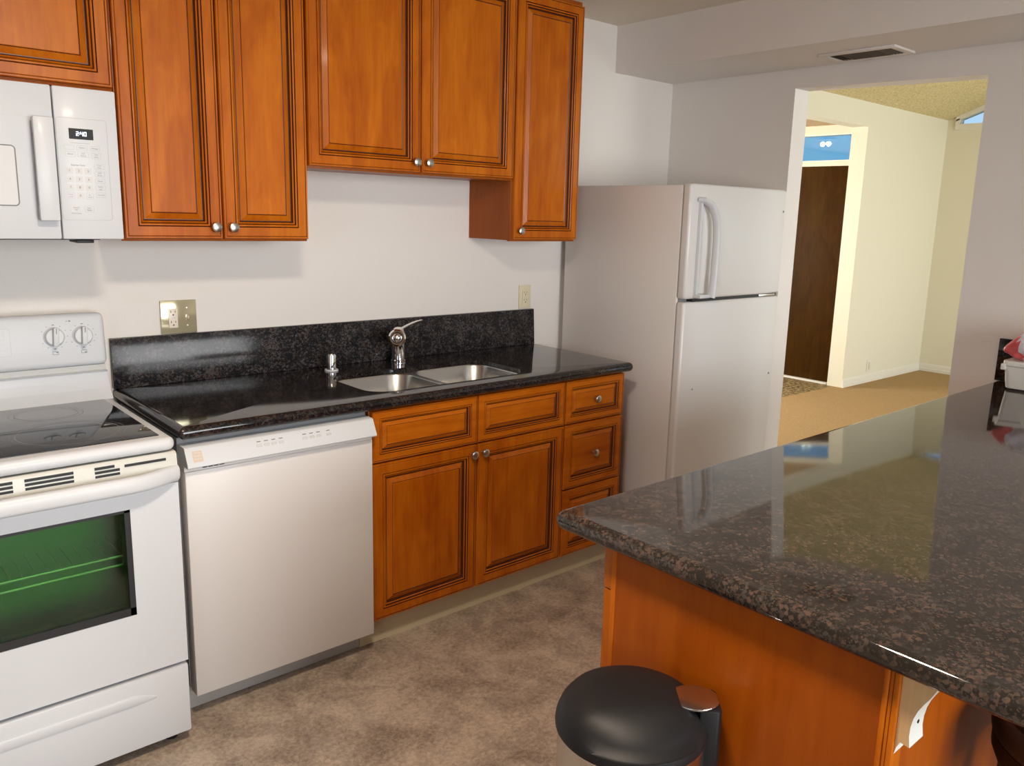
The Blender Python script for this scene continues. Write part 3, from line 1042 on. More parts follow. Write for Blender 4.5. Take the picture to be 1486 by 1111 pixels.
# vented strip and bowed handle across the door top
b = MB(M_BISQUE, M_DARK)
b.prism([(-0.680, 0.7815), (-0.723, 0.7815), (-0.724, 0.820), (-0.720, 0.858), (-0.712, 0.8635), (-0.680, 0.8635)], 'x', SX0, SX1, 0, 0.0015)
def slot(x0, x1, z):
    b.box(x0, x1, -0.7236, -0.713, z - 0.0032, z + 0.0032, 0, 1)
slot(-0.172, -0.070, 0.848)
for x0, x1 in ((-0.242, -0.196), (-0.395, -0.290), (-0.545, -0.420), (-0.645, -0.60)):
    for z in (0.852, 0.8415, 0.831):
        slot(x0, x1 + (0.012 if z < 0.85 and x0 == -0.242 else 0), z)
b.build('vent_strip', odo)
b = MB(M_WHITE)
pts = []
for i in range(25):
    u = i / 24
    x = SX1 - 0.004 + (SX0 - SX1 + 0.008) * u
    e_ = min(u, 1 - u)
    k = min(1.0, e_ / 0.16)
    k = math.sin(k * math.pi / 2)
    pts.append((x, -0.716 - 0.046 * k, 0.806))
b.sweep(pts, 0.030, 0.044, side=(0, 1, 0), n=16)
b.build('oven_handle', odo)
b = MB(M_WHITE, M_GREYP)
b.box(SX0, SX1, -0.720, -0.680, 0.036, 0.2445, 0.006)
pts = []
for i in range(21):
    u = i / 20
    x = -0.130 - 0.58 * u
    e_ = min(u, 1 - u) / 0.1
    pts.append((x, -0.7195, 0.186 + 0.010 * (min(1, e_) - 1)))
b.sweep(pts, 0.012, 0.030, side=(0, 1, 0), n=12, taper=[0.25 + 0.75 * min(1, min(i, 20 - i) / 2) for i in range(21)])
b.build('storage_drawer', t)
for x in (SX0 + 0.04, SX1 - 0.04):
    for y in (-0.66, -0.08):
        b = MB(M_BLACKP); b.lathe([(0, 0.0), (0.017, 0.0), (0.017, 0.012), (0.009, 0.016), (0.009, 0.0365), (0, 0.0365)], (x, y, 0.0002), seg=16); b.build('foot', t)

# ------------------------------------------------------------------ over-the-range microwave
MX0, MX1, MZ0, MZ1 = -0.80, -0.0395, 1.4095, 1.8115
MS = -0.196
YM = -0.373
t = thing('microwave', 'white microwave mounted above the stove', 'microwave', ((MX0 + MX1) / 2, -0.18, MZ0))
b = MB(M_WHITE2, M_DARK)
b.box(MX0 + 0.002, MX1 - 0.001, -0.341, -0.003, MZ0 + 0.003, MZ1 - 0.002)
b.box(MX0 + 0.05, MX1 - 0.05, -0.32, -0.05, MZ0 - 0.004, MZ0 + 0.003, 0, 1)
b.box(MX1 - 0.115, MX1 - 0.07, -0.338, -0.25, MZ0 - 0.012, MZ0 - 0.003, 0.003, 1)
b.build('body', t)
b = MB(M_WHITE, M_KEY)
b.box(MX0, MS - 0.0015, YM, -0.342, MZ0, MZ1, 0.004)
mdoor = b.build('door', t)
b = MB(M_KEY, M_INK)
def frame_rr(bb, x0, x1, z0, z1, r, wd, y, mi):
    A2 = rrect(x0, x1, z0, z1, r, 5)
    B2 = rrect(x0 + wd, x1 - wd, z0 + wd, z1 - wd, max(r - wd, 0.001), 5)
    tt = bmesh.new()
    A = [tt.verts.new((x, y, z)) for x, z in A2]
    B = [tt.verts.new((x, y, z)) for x, z in B2]
    for i in range(len(A)):
        j = (i + 1) % len(A)
        tt.faces.new((A[i], A[j], B[j], B[i]))
    bb._add(tt, mi)
def fill_rr(bb, x0, x1, z0, z1, r, y, mi):
    tt = bmesh.new()
    tt.faces.new([tt.verts.new((x, y, z)) for x, z in rrect(x0, x1, z0, z1, r, 5)])
    bb._add(tt, mi)
fill_rr(b, -0.70, -0.292, 1.497, 1.649, 0.010, YM - 0.0006, 0)
frame_rr(b, -0.702, -0.290, 1.495, 1.651, 0.011, 0.003, YM - 0.0009, 1)
b.build('door_window', mdoor)
b = MB(M_KEY)
b.box(MX0 + 0.004, MS - 0.003, YM - 0.0006, YM + 0.001, 1.7255, 1.7268)
b.build('vent_groove', mdoor)
b = MB(M_WHITE)
b.box(-0.252, -0.204, -0.408, -0.396, 1.459, 1.727, 0.004)
b.box(-0.249, -0.222, -0.398, -0.372, 1.462, 1.500, 0.003)
b.box(-0.249, -0.222, -0.398, -0.372, 1.686, 1.724, 0.003)
b.build('handle', mdoor)
b = MB(M_WHITE)
b.box(MS + 0.0015, MX1, YM, -0.342, MZ0, MZ1, 0.004)
mp = b.build('control_panel', t)
b = MB(M_KEY, M_INK, M_BLACKP, M_DISPLAY, M_GREYP, M_WHITE2)
yk = YM - 0.0006
frame_rr(b, -0.200 + 0.008, -0.0665, 1.461, 1.732, 0.008, 0.0012, yk, 4)
fill_rr(b, -0.162, -0.102, 1.677, 1.705, 0.001, yk - 0.0002, 2)
# display digits 2:40 as seven segments
def seg7(ch, x, z, h, w_):
    S = {'2': 'abged', '4': 'fgbc', '0': 'abcdef'}[ch]
    th = 0.0018
    y = yk - 0.0006
    R = {'a': (0, w_, h - th, h), 'g': (0, w_, h / 2 - th / 2, h / 2 + th / 2), 'd': (0, w_, 0, th),
         'f': (0, th, h / 2, h), 'b': (w_ - th, w_, h / 2, h), 'e': (0, th, 0, h / 2), 'c': (w_ - th, w_, 0, h / 2)}
    for k in S:
        x0, x1, z0, z1 = R[k]
        b.quad([(x + x0, y, z + z0), (x + x1, y, z + z0), (x + x1, y, z + z1), (x + x0, y, z + z1)], 3)
seg7('2', -0.1445, 1.686, 0.011, 0.0065)
for dz in (0.003, 0.007):
    b.quad([(-0.1365, yk - 0.0006, 1.686 + dz), (-0.1352, yk - 0.0006, 1.686 + dz), (-0.1352, yk - 0.0006, 1.6875 + dz), (-0.1365, yk - 0.0006, 1.6875 + dz)], 3)
seg7('4', -0.134, 1.686, 0.011, 0.0065)
seg7('0', -0.1255, 1.686, 0.011, 0.0065)
def key(x0, x1, z0, z1, txt=None, filled=False, size=0.006):
    if filled:
        fill_rr(b, x0, x1, z0, z1, 0.0015, yk, 0)
    else:
        frame_rr(b, x0, x1, z0, z1, 0.0015, 0.0006, yk, 4)
    if txt:
        L = txt.split('/')
        for i, s_ in enumerate(L):
            b.text(s_, size, ((x0 + x1) / 2, yk - 0.0004, (z0 + z1) / 2 + (len(L) - 1) * 0.0030 - i * 0.0060), (1, 0, 0), (0, 0, 1), 1)
# number block
nx = (-0.176, -0.153, -0.130)
nz = (1.585, 1.563, 1.541)
num = 1
for z in nz:
    for x in nx:
        key(x, x + 0.0175, z, z + 0.0165, str(num), True, 0.0085)
        num += 1
key(-0.176, -0.1585, 1.519, 1.5355, 'Power/Level', False, 0.0042)
key(-0.153, -0.1355, 1.519, 1.5355, '0', True, 0.0085)
key(-0.130, -0.1125, 1.519, 1.5355, 'Set/Clock', False, 0.0042)
b.text('Express Cook', 0.006, (-0.145, yk, 1.6085), (1, 0, 0), (0, 0, 1), 1)
key(-0.105, -0.080, 1.600, 1.614, 'Cook/Time', False, 0.0045)
key(-0.105, -0.080, 1.580, 1.594, 'Add/30 Sec', False, 0.0045)
key(-0.105, -0.080, 1.562, 1.574, 'Timer', False, 0.0055)
key(-0.105, -0.080, 1.543, 1.556, 'Surface/Light', False, 0.0042)
key(-0.105, -0.080, 1.524, 1.537, 'Vent Fan', False, 0.0050)
key(-0.174, -0.150, 1.630, 1.644, 'Reheat', False, 0.0048)
key(-0.144, -0.117, 1.630, 1.644, 'Auto/Defrost', False, 0.0042)
key(-0.110, -0.086, 1.628, 1.643, 'Melt/Soften', False, 0.0042)
key(-0.176, -0.152, 1.649, 1.661)
key(-0.145, -0.119, 1.649, 1.661, 'Popcorn', False, 0.0045)
key(-0.112, -0.088, 1.649, 1.661, 'Beverage', False, 0.0042)
b.box(-0.160, -0.112, yk - 0.0001, yk + 0.0002, 1.6665, 1.6680, 0, 4)
key(-0.170, -0.146, 1.484, 1.500, 'Cancel/Off', True, 0.0052)
key(-0.137, -0.113, 1.484, 1.500, 'Start/Pause', False, 0.0048)
b.text('Control Lockout', 0.0036, (-0.158, yk, 1.4795), (1, 0, 0), (0, 0, 1), 1)
b.build('keypad', mp)

# ------------------------------------------------------------------ refrigerator
FX0, FX1, FYB, FYS, FYD, FZ = 2.0355, 2.7615, -0.038, -0.7273, -0.7774, 1.6513
t = thing('refrigerator', 'white top-freezer refrigerator beside the drawer cabinet', 'refrigerator', ((FX0 + FX1) / 2, -0.4, 0))
b = MB(M_FRSIDE)
b.box(FX0, FX1, FYS, FYB, 0.02, FZ, 0.004)
b.build('body', t)
b = MB(M_MIDGREY); b.box(FX0 + 0.012, FX1 - 0.012, FYS - 0.0085, FYS - 0.0005, 0.09, FZ - 0.012); b.build('door_gasket', t)
FS = 1.1725
dprof = []
def fdoor(z0, z1, name):
    bb = MB(M_FRIDGE)
    poly = []
    r = 0.014
    yb, yf_ = FYS - 0.009, FYD
    poly.append((FX0, yb))
    for i in range(7):
        a = math.radians(180 + 90 * i / 6)
        poly.append((FX0 + r + r * math.cos(a), yf_ + r + 0.006 + r * math.sin(a)))
    for i in range(1, 8):                       # slightly crowned front
        u = i / 8
        x = FX0 + r + (FX1 - FX0 - 2 * r) * u
        poly.append((x, yf_ + 0.006 - 0.006 * math.sin(math.pi * u) ** 0.5))
    for i in range(7):
        a = math.radians(270 + 90 * i / 6)
        poly.append((FX1 - r + r * math.cos(a), yf_ + r + 0.006 + r * math.sin(a)))
    poly.append((FX1, yb))
    tt = bmesh.new()
    prev = None
    cx = (FX0 + FX1) / 2
    cy = (yb + yf_) / 2
    for ins, z in ((0.010, z0), (0.003, z0 + 0.003), (0, z0 + 0.01), (0, z1 - 0.01), (0.003, z1 - 0.003), (0.010, z1)):
        kx = 1 - ins / ((FX1 - FX0) / 2)
        ring_ = [tt.verts.new((cx + (x - cx) * kx, yb + (y - yb) * (1 - ins / 0.06), z)) for x, y in poly]
        if prev:
            for i in range(len(ring_)):
                j = (i + 1) % len(ring_)
                tt.faces.new((prev[i], prev[j], ring_[j], ring_[i]))
        else:
            tt.faces.new(ring_[::-1])
        prev = ring_
    tt.faces.new(prev)
    bmesh.ops.recalc_face_normals(tt, faces=tt.faces[:])
    bb._add(tt, 0)
    return bb.build(name, t, ang=50)
fd = fdoor(1.1795, FZ + 0.006, 'freezer_door')
ld = fdoor(0.085, 1.1655, 'fresh_food_door')
b = MB(M_DARK, M_NICKEL)
b.box(FX0 + 0.06, FX1 - 0.02, FYS - 0.040, FYS - 0.009, 1.166, 1.179, 0, 0)
b.box(FX1 - 0.17, FX1 - 0.035, FYD + 0.006, FYS - 0.04, 1.1675, 1.1775, 0.001, 1)
b.build('hinge_strip', t)
b = MB(M_MIDGREY); b.box(FX0 + 0.02, FX1 - 0.02, FYS - 0.03, FYS - 0.0005, 0.02, 0.082); b.build('base_grille', t)
for x, z, d_ in ((2.127, 0.782, ld), (2.727, 0.791, ld), (2.737, 1.559, fd)):
    b = MB(M_MIDGREY); b.lathe([(0, 0), (0.0055, 0), (0.0045, 0.002), (0, 0.0022)], (x, FYD + 0.0045, z), (0, -1, 0), 14); b.build('screw_cap', d_)
b = MB(M_WHITE)
hp = [(2.088, FYD + 0.004, 1.592), (2.100, FYD - 0.020, 1.590), (2.122, FYD - 0.032, 1.575), (2.146, FYD - 0.040, 1.540), (2.160, FYD - 0.043, 1.490), (2.165, FYD - 0.043, 1.430),
      (2.165, FYD - 0.043, 1.36), (2.165, FYD - 0.042, 1.28), (2.163, FYD - 0.040, 1.21), (2.160, FYD - 0.038, 1.186)]
b.sweep(hp, 0.030, 0.022, side=(0.25, -1, 0), n=14, taper=[0.9, 1.0, 1.1, 1.15, 1.1, 1.05, 1.05, 1.05, 1.1, 1.15])
b.box(2.088, 2.160, FYD - 0.036, FYD + 0.005, 1.1835, 1.200, 0.004)
b.box(2.090, 2.104, FYD - 0.012, FYD + 0.006, 1.19, 1.585, 0.004)
b.build('handle', fd)

# ------------------------------------------------------------------ wall plates and register
t = thing('double_wall_plate', 'ivory double wall plate with outlet and toggle switch near the stove', 'wall plate', (0.22, -0.002, 1.13))
b = MB(M_BRASSY)
b.box(0.160, 0.282, -0.0075, -0.0005, 1.0735, 1.1885, 0.003)
b.build('plate', t)
def decora(parent, x0, x1, z0, z1, y, m):
    bb = MB(m, M_DARK, M_KEY)
    bb.box(x0, x1, y - 0.0035, y + 0.001, z0, z1, 0.0012)
    cx = (x0 + x1) / 2
    h_ = z1 - z0
    for zc_ in (z0 + h_ * 0.27, z0 + h_ * 0.80):
        bb.box(cx - 0.0085, cx - 0.0065, y - 0.0038, y - 0.002, zc_ - 0.001, zc_ + 0.007, 0, 1)
        bb.box(cx + 0.0060, cx + 0.0080, y - 0.0038, y - 0.002, zc_ - 0.000, zc_ + 0.006, 0, 1)
        bb.lathe([(0, 0), (0.0027, 0), (0.0027, 0.0003), (0, 0.0003)], (cx, y - 0.0035, zc_ - 0.008), (0, -1, 0), 12, 1)
    bb.box(cx - 0.006, cx - 0.001, y - 0.0042, y - 0.002, z0 + h_ * 0.50, z0 + h_ * 0.55, 0.0005, 2)
    bb.box(cx + 0.001, cx + 0.006, y - 0.0042, y - 0.002, z0 + h_ * 0.50, z0 + h_ * 0.55, 0.0005, 2)
    return bb.build('outlet', parent)
decora(t, 0.186, 0.2165, 1.094, 1.1605, -0.0075, M_PALEIV)
b = MB(M_IVORY, M_BRASSY)
b.box(0.244, 0.254, -0.0095, -0.007, 1.115, 1.139, 0.001, 1)
b.box(0.2455, 0.2525, -0.0200, -0.008, 1.125, 1.135, 0.002, 0, 2, Matrix.Rotation(math.radians(28), 3, 'X'))
b.build('toggle', t)
for z in (1.1005, 1.1615):
    b = MB(M_NICKEL); b.lathe([(0, 0), (0.003, 0), (0.0025, 0.0012), (0, 0.0014)], (0.249, -0.0074, z), (0, -1, 0), 12); b.build('screw', t)
t = thing('single_wall_plate', 'ivory single outlet plate above the backsplash end by the refrigerator', 'wall plate', (1.815, -0.002, 1.13))
b = MB(M_IVORY)
b.box(1.778, 1.851, -0.0065, -0.0005, 1.0755, 1.186, 0.0025)
b.build('plate', t)
decora(t, 1.797, 1.832, 1.0955, 1.163, -0.0065, M_IVORY)
for z in (1.085, 1.1755):
    b = MB(M_IVORY); b.lathe([(0, 0), (0.003, 0), (0.0025, 0.001), (0, 0.0012)], (1.8145, -0.0064, z), (0, -1, 0), 12); b.build('screw', t)
t = thing('low_wall_plate', 'small cream outlet plate low on the living room wall', 'wall plate', (6.955, YF, 0.16))
b = MB(M_TRIM); b.box(6.917, 6.993, YF - 0.007, YF - 0.0005, 0.11, 0.225, 0.002); b.build('plate', t)
b = MB(M_IVORY); b.box(6.938, 6.972, YF - 0.009, YF - 0.0065, 0.132, 0.203, 0.001); b.build('outlet', t)

t = thing('ceiling_register', 'white air vent with louvers under the soffit', 'vent', (2.668, -1.135, 2.2095))
b = MB(M_WALL)
x0, x1, y0, y1 = 2.575, 2.762, -1.300, -0.970
fr_ = 0.030
z0, z1 = 2.2005, 2.2098
for a0, a1, c0, c1 in ((x0, x0 + fr_, y0, y1), (x1 - fr_, x1, y0, y1), (x0 + fr_, x1 - fr_, y0, y0 + fr_), (x0 + fr_, x1 - fr_, y1 - fr_, y1)):
    b.box(a0, a1, c0, c1, z0, z1, 0.002)
b.build('frame', t)
b = MB(M_DARK); b.box(x0 + fr_, x1 - fr_, y0 + fr_, y1 - fr_, 2.2085, 2.2098); b.build('backing', t)
b = MB(M_LOUV)
ya, yb = y0 + fr_ + 0.055, y1 - fr_ - 0.055
rl = Matrix.Rotation(math.radians(38), 3, 'Y')
for i in range(8):
    x = x0 + fr_ + 0.008 + i * 0.0158
    b.box(x - 0.006, x + 0.006, ya, yb, 2.2030, 2.2040, 0, 0, 2, rl)
for s_, yc0 in ((1, y0 + fr_), (-1, yb)):
    for i in range(4):
        y = yc0 + 0.008 + i * 0.013
        b.box(x0 + fr_, x1 - fr_, y - 0.005, y + 0.005, 2.2030, 2.2040, 0, 0, 2, Matrix.Rotation(math.radians(-38 * s_), 3, 'X'))
b.box(x0 + fr_, x1 - fr_, ya - 0.004, ya, 2.2005, 2.2085); b.box(x0 + fr_, x1 - fr_, yb, yb + 0.004, 2.2005, 2.2085)
b.build('louvers', t)

# ------------------------------------------------------------------ peninsula
ZP = 0.914
b = MB(M_GRAN2)
slab(b, 0.368, WX - 0.001, -2.800, -1.752, 0.8745, ZP, 0.022, 0.0195)
tag(b.build('peninsula_countertop', origin=(1.6, -2.28, ZP)), 'speckled brown-black granite top of the peninsula', 'countertop')
b = MB(M_GRAN)
b.box(WX - 0.022, WX - 0.001, -2.800, -1.7475, ZP + 0.0003, 1.082, 0.001)
tag(b.build('granite_end_splash', origin=(WX - 0.01, -2.3, ZP)), 'black granite upstand against the wall at the peninsula end', 'backsplash')

t = thing('peninsula_cabinet', 'orange-brown wooden cabinet block under the peninsula top', 'cabinet', (1.6, -2.15, 0))
PX0, PX1, PYF, PYB = 0.400, WX - 0.004, -1.894, -2.465
b = MB(M_SIDE)
b.box(PX0 + 0.012, PX1, PYB + 0.010, PYF - 0.010, 0.10, 0.872)
b.box(PX0 + 0.012, PX1, PYB + 0.010, PYF - 0.09, 0.0, 0.10)
b.build('body', t)
b = MB(M_PANEL)
b.box(PX0 + 0.001, PX0 + 0.0118, PYB + 0.022, PYF - 0.012, 0.0, 0.873)
b.build('end_panel', t)
b = MB(M_WOOD)
b.box(PX0, PX1, PYF - 0.0115, PYF, 0.10, 0.873, 0.0008)
b.build('face_frame', t)
b = MB(M_WOOD, M_GLAZE)
b.box(PX0 - 0.004, PX0 + 0.03, PYB - 0.003, PYB + 0.0060, 0, 0.873, 0.002)
b.box(PX0 - 0.003, PX0 + 0.004, PYB + 0.0065, PYB + 0.0120, 0, 0.873, 0.0015)
b.box(PX0 - 0.005, PX0 + 0.004, PYB + 0.0125, PYB + 0.0215, 0, 0.873, 0.003)
b.build('corner_trim', t)
b = MB(M_PANEL)
b.box(PX0 + 0.0305, PX1, PYB - 0.001, PYB + 0.0095, 0.0, 0.873)
b.build('back_panel', t)
nu = 4
wu = (PX1 - PX0) / nu
for k in range(nu):
    a0, a1 = PX0 + k * wu + 0.001, PX0 + (k + 1) * wu - 0.002
    d = door_mesh(a0, a1, 0.782, 0.872, PYF + 0.0205, 0.020, 0.45, 1, True).build('drawer', t, ang=20)
    knob(d, (a0 + a1) / 2, PYF + 0.0195, 0.827, face=1)
    d = door_mesh(a0, a1, 0.112, 0.7785, PYF + 0.0205, 0.020, 1.0, 1).build('door', t, ang=20)
    knob(d, a1 - 0.025, PYF + 0.020, 0.74, face=1)
b = MB(M_RAWWOOD, M_TRIM, M_DARK)
cp = [(PYB - 0.0035, 0.8725), (-2.5200, 0.8725), (-2.5165, 0.862), (-2.510, 0.848), (-2.502, 0.834), (-2.495, 0.820), (-2.490, 0.805), (-2.4875, 0.790), (-2.487, 0.775), (-2.4895, 0.757),
      (-2.4755, 0.759), (-2.471, 0.748), (PYB - 0.0040, 0.7385), (PYB - 0.0035, 0.736)]
b.prism(cp, 'x', 0.402, 0.448)
b.lathe([(0, 0), (0.0035, 0), (0.0035, 0.0006), (0, 0.0006)], (0.427, -2.4876, 0.790), (0, -1, 0.1), 10, 2)
cb = b.build('corbel', t)
# window light on the curved front edge, put in as white
for p in cb.data.polygons:
    nrm_ = p.normal
    if abs(nrm_.x) < 0.3 and nrm_.y < -0.15:
        p.material_index = 1 if p.material_index == 0 else p.material_index

# ------------------------------------------------------------------ pedal bin
TX, TY, TR = 0.257, -2.083, 0.127
t = thing('pedal_bin', 'round stainless steel pedal bin with black domed lid', 'trash can', (TX, TY, 0))
b = MB(M_STEEL)
b.lathe([(0, 0.022), (TR - 0.002, 0.022), (TR, 0.028), (TR, 0.632), (TR + 0.002, 0.634), (TR + 0.002, 0.642), (TR - 0.004, 0.643), (0, 0.643)], (TX, TY, 0), seg=64)
b.build('steel_body', t, ang=40)
b = MB(M_BLACKP)
b.lathe([(0, 0.0), (TR + 0.003, 0.0), (TR + 0.004, 0.003), (TR + 0.003, 0.022), (0, 0.022)], (TX, TY, 0), seg=48)
b.build('base_ring', t)
HD = Vector((0.120, -0.110, 0)).normalized()
HS = Vector((-HD.y, HD.x, 0))
b = MB(M_BLACKP)
tt = bmesh.new()
prof = [(1.0, 0.6435), (1.035, 0.6445), (1.04, 0.650), (1.03, 0.660), (0.98, 0.676), (0.89, 0.690), (0.75, 0.6995), (0.55, 0.7045), (0.3, 0.7065), (0.12, 0.707)]
prev = None
ns = 72
for k, z in prof:
    ring_ = []
    for i in range(ns):
        a = 2 * math.pi * i / ns
        d_ = Vector((math.cos(a), math.sin(a), 0))
        p = Vector((TX, TY, z)) + d_ * TR * k
        # shallow crease: the front third of the lid drops away
        s_ = -(d_ * k).dot(Vector((0.56, 0.83, 0)))
        if k < 0.99 and s_ > 0.40:
            p.z -= 0.016 * min(1, (s_ - 0.40) / 0.35) * min(1, k)
            p.z = max(p.z, 0.648 + (1.03 - k) * 0.02)
        # scoop around the hinge cap
        c_ = (d_ * TR * k - HD * (TR * 0.98)).length
        if k < 1.0 and c_ < 0.055:
            p.z -= 0.012 * (1 - c_ / 0.055)
        ring_.append(tt.verts.new(p))
    if prev:
        for i in range(ns):
            j = (i + 1) % ns
            tt.faces.new((prev[i], prev[j], ring_[j], ring_[i]))
    else:
        tt.faces.new(ring_[::-1])
    prev = ring_
tt.faces.new(prev)
bmesh.ops.recalc_face_normals(tt, faces=tt.faces[:])
b._add(tt, 0)
b.build('lid', t, ang=60)
b = MB(M_BLACKP)
c0 = Vector((TX, TY, 0)) + HD * (TR + 0.006)
poly = []
for u, v in ((-0.022, -0.036), (0.010, -0.036), (0.017, -0.028), (0.017, 0.028), (0.010, 0.036), (-0.022, 0.036)):
    p = c0 + HD * u + HS * v
    poly.append((p.x, p.y))
b.prism(poly, 'z', 0.560, 0.6960, 0, 0.003)
b.build('hinge_housing', t)
b = MB(M_STEEL)
poly = []
cc = Vector((TX, TY, 0)) + HD * (TR - 0.020)
for i in range(32):
    a = 2 * math.pi * i / 32
    u, v = 0.044 * math.cos(a), 0.038 * math.sin(a)
    u = min(u, 0.040)
    p = cc + HD * u + HS * v
    poly.append((p.x, p.y))
b.prism(poly, 'z', 0.6965, 0.7005, 0, 0.0012)
b.build('hinge_cap', t)
b = MB(M_BLACKP)
pc = Vector((TX, TY, 0)) - HD * (TR + 0.02)
b.box(pc.x - 0.03, pc.x + 0.03, pc.y - 0.025, pc.y + 0.025, 0.008, 0.018, 0.004)
b.build('pedal', t)

# ------------------------------------------------------------------ bar stool tucked under the overhang
SXc, SYc, SR = 0.775, -2.655, 0.165
t = thing('bar_stool', 'dark round bar stool tucked under the peninsula overhang', 'stool', (SXc, SYc, 0))
b = MB(M_SEAT)
b.lathe([(0, 0.668), (SR - 0.004, 0.668), (SR, 0.676), (SR + 0.001, 0.700), (SR - 0.008, 0.717), (SR - 0.03, 0.725), (SR * 0.5, 0.730), (0, 0.731)], (SXc, SYc, 0), seg=56)
b.build('seat', t)
b = MB(M_STOOL)
b.lathe([(SR - 0.03, 0.600), (SR - 0.022, 0.600), (SR - 0.016, 0.612), (SR - 0.004, 0.640), (SR - 0.003, 0.668), (SR - 0.03, 0.668)], (SXc, SYc, 0), seg=56, cap=False)
b.build('apron', t)
for i in range(4):
    a = math.radians(106 + 90 * i)
    d_ = Vector((math.cos(a), math.sin(a), 0))
    b = MB(M_STOOL)
    b.sweep([Vector((SXc, SYc, 0.665)) + d_ * (SR - 0.042), Vector((SXc, SYc, 0.35)) + d_ * (SR - 0.028), Vector((SXc, SYc, 0.0)) + d_ * (SR - 0.004)], 0.040, 0.040, side=d_, n=12, taper=[1.0, 0.9, 0.75])
    b.build('leg', t)
b = MB(M_STOOL)
pts = [(SXc + (SR - 0.02) * math.cos(2 * math.pi * i / 40), SYc + (SR - 0.02) * math.sin(2 * math.pi * i / 40), 0.22) for i in range(41)]
b.sweep(pts, 0.018, 0.018, side=(0, 0, 1), n=10, closed_ends=False)
b.build('foot_ring', t)

# ------------------------------------------------------------------ tub and bag on the peninsula
t = thing('storage_tub', 'white plastic storage tub with lid on the granite peninsula', 'tub', (2.71, -2.0, ZP))
b = MB(M_TUB)
tt = bmesh.new()
prev = None
tx0, tx1, ty0, ty1 = 2.632, 2.790, -2.16, -1.826
for d_, z in ((0.016, 0.0005), (0.010, 0.004), (0.006, 0.03), (0.001, 0.088), (0.001, 0.092)):
    ring_ = [tt.verts.new((x, y, ZP + z)) for x, y in rrect(tx0 + d_, tx1 - d_, ty0 + d_, ty1 - d_, 0.022, 6)]
    if prev:
        for i in range(len(ring_)):
            j = (i + 1) % len(ring_)
            tt.faces.new((prev[i], prev[j], ring_[j], ring_[i]))
    else:
        tt.faces.new(ring_[::-1])
    prev = ring_
tt.faces.new(prev)
bmesh.ops.recalc_face_normals(tt, faces=tt.faces[:])
b._add(tt, 0)
b.build('tub_body', t, ang=50)
b = MB(M_TUB)
slab(b, tx0 - 0.005, tx1 + 0.003, ty0 - 0.004, ty1 + 0.004, ZP + 0.0875, ZP + 0.108, 0.024, 0.004, nb=3)
b.box(tx0 - 0.0065, tx0 + 0.02, ty1 - 0.012, ty1 + 0.006, ZP + 0.072, ZP + 0.095, 0.003)
b.build('tub_lid', t)

b = MB(M_BAG, M_BAGR)
tt = bmesh.new()
bmesh.ops.create_uvsphere(tt, u_segments=48, v_segments=28, radius=1.0)
rnd = random.Random(3)
bc = Vector((2.705, -1.985, ZP + 0.1625))
for v in tt.verts:
    d_ = v.co.normalized()
    def sp(c_, p_):
        return math.copysign(abs(c_) ** p_, c_)
    x, y, z = sp(d_.x, 0.8) * 0.076, sp(d_.y, 0.75) * 0.165, sp(d_.z, 0.7) * 0.066
    w_ = 0.006 * math.sin(9 * d_.y + 4 * d_.x) * math.cos(7 * d_.z + 3) + 0.004 * math.sin(17 * d_.x + 11 * d_.z)
    x += w_; z += w_ * 0.6
    # pinched corner of the film pointing along the wall
    k = max(0, d_.y - 0.55) / 0.45
    if k > 0:
        z = z * (1 - 0.55 * k) - 0.022 * k
        y += 0.012 * k
        x -= 0.020 * k
    v.co = Vector((x, y, z))
bot = min(v.co.z for v in tt.verts)
for v in tt.verts:
    v.co.z = max(v.co.z, -0.058)
    v.co += bc
lo = min(v.co.z for v in tt.verts)
for v in tt.verts:
    v.co.z += ZP + 0.1083 - lo
bmesh.ops.recalc_face_normals(tt, faces=tt.faces[:])
me = bpy.data.meshes.new('tmp')
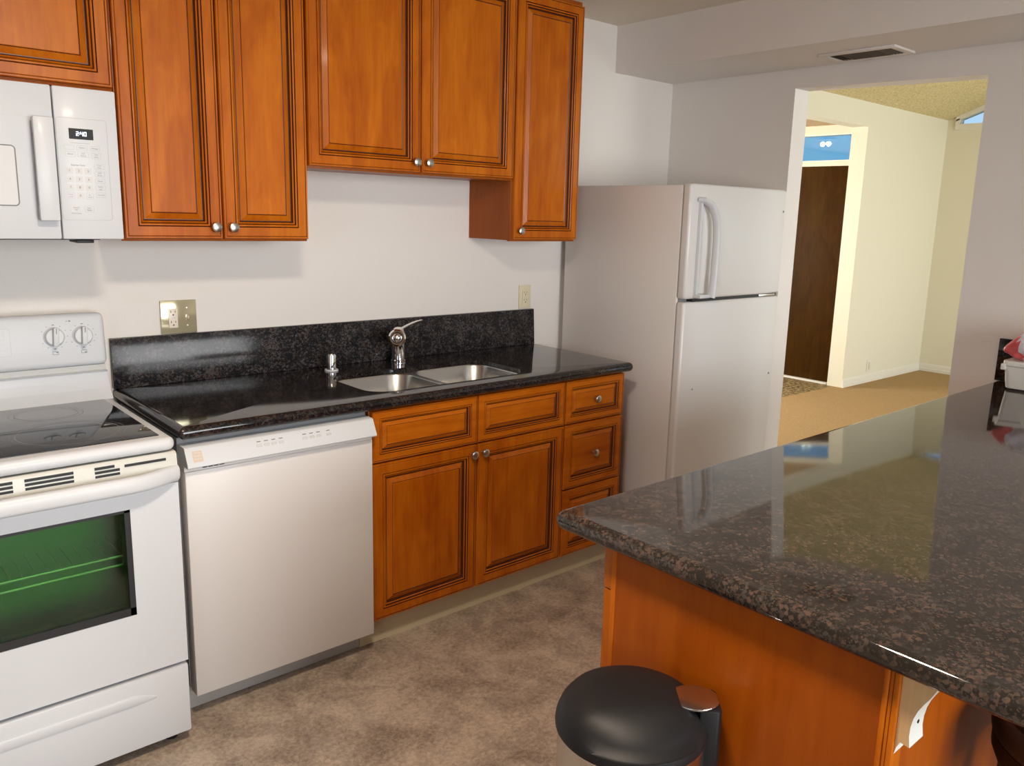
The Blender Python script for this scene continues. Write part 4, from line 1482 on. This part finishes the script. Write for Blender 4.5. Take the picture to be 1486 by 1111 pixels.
for f in tt.faces:
    c_ = f.calc_center_median()
    yy = c_.y - 0.25 * (c_.z - bc.z)
    f.material_index = 1 if (yy > -1.872 or -2.10 < yy < -2.06) else 0
tt.to_mesh(me); tt.free()
b.bm.from_mesh(me); bpy.data.meshes.remove(me)
tag(b.build('plastic_bag', origin=(2.705, -1.985, ZP + 0.108), ang=80), 'pale plastic bag with red stripes lying on the tub', 'bag')

# ------------------------------------------------------------------ lamps of the place
LX, LY = -0.15, -2.05
t = thing('ceiling_light', 'round flush ceiling light over the kitchen aisle', 'lamp', (LX, LY, ZC))
b = MB(M_NICKEL); b.lathe([(0, -0.03), (0.17, -0.03), (0.175, -0.02), (0.175, -0.0005), (0, -0.0005)], (LX, LY, ZC), seg=40); b.build('base', t)
b = MB(M_GLASSLIT); b.lathe([(0, -0.085), (0.06, -0.082), (0.12, -0.065), (0.155, -0.045), (0.16, -0.031), (0, -0.031)], (LX, LY, ZC), seg=40); b.build('glass_shade', t)
l = bpy.data.lights.new('ceiling_lamp', 'AREA')
l.shape = 'DISK'
l.size = 0.26
l.energy = 33
l.color = (1.0, 0.83, 0.66)
o = bpy.data.objects.new('ceiling_lamp', l)
o.location = (LX, LY, ZC - 0.095)
COL.objects.link(o)

t = thing('entry_light', 'two-bulb entry ceiling light mirrored in the transom window', 'lamp', (5.55, 1.75, 2.40))
b = MB(M_NICKEL); b.lathe([(0, -0.02), (0.09, -0.02), (0.10, -0.0005), (0, -0.0005)], (5.55, 1.75, 2.40), seg=32)
b.sweep([(5.55, 1.69, 2.371), (5.55, 1.81, 2.371)], 0.015, 0.015, side=(0, 0, 1), n=10)
b.sweep([(5.55, 1.75, 2.365), (5.55, 1.75, 2.385)], 0.02, 0.02, side=(0, 1, 0), n=10)
b.build('base', t)
for y in (1.715, 1.785):
    b = MB(M_BULB); b.lathe([(0, -0.024), (0.014, -0.021), (0.022, -0.008), (0.023, 0.0), (0.021, 0.010), (0.011, 0.021), (0, 0.024)], (5.55, y, 2.340), seg=24); b.build('bulb', t)
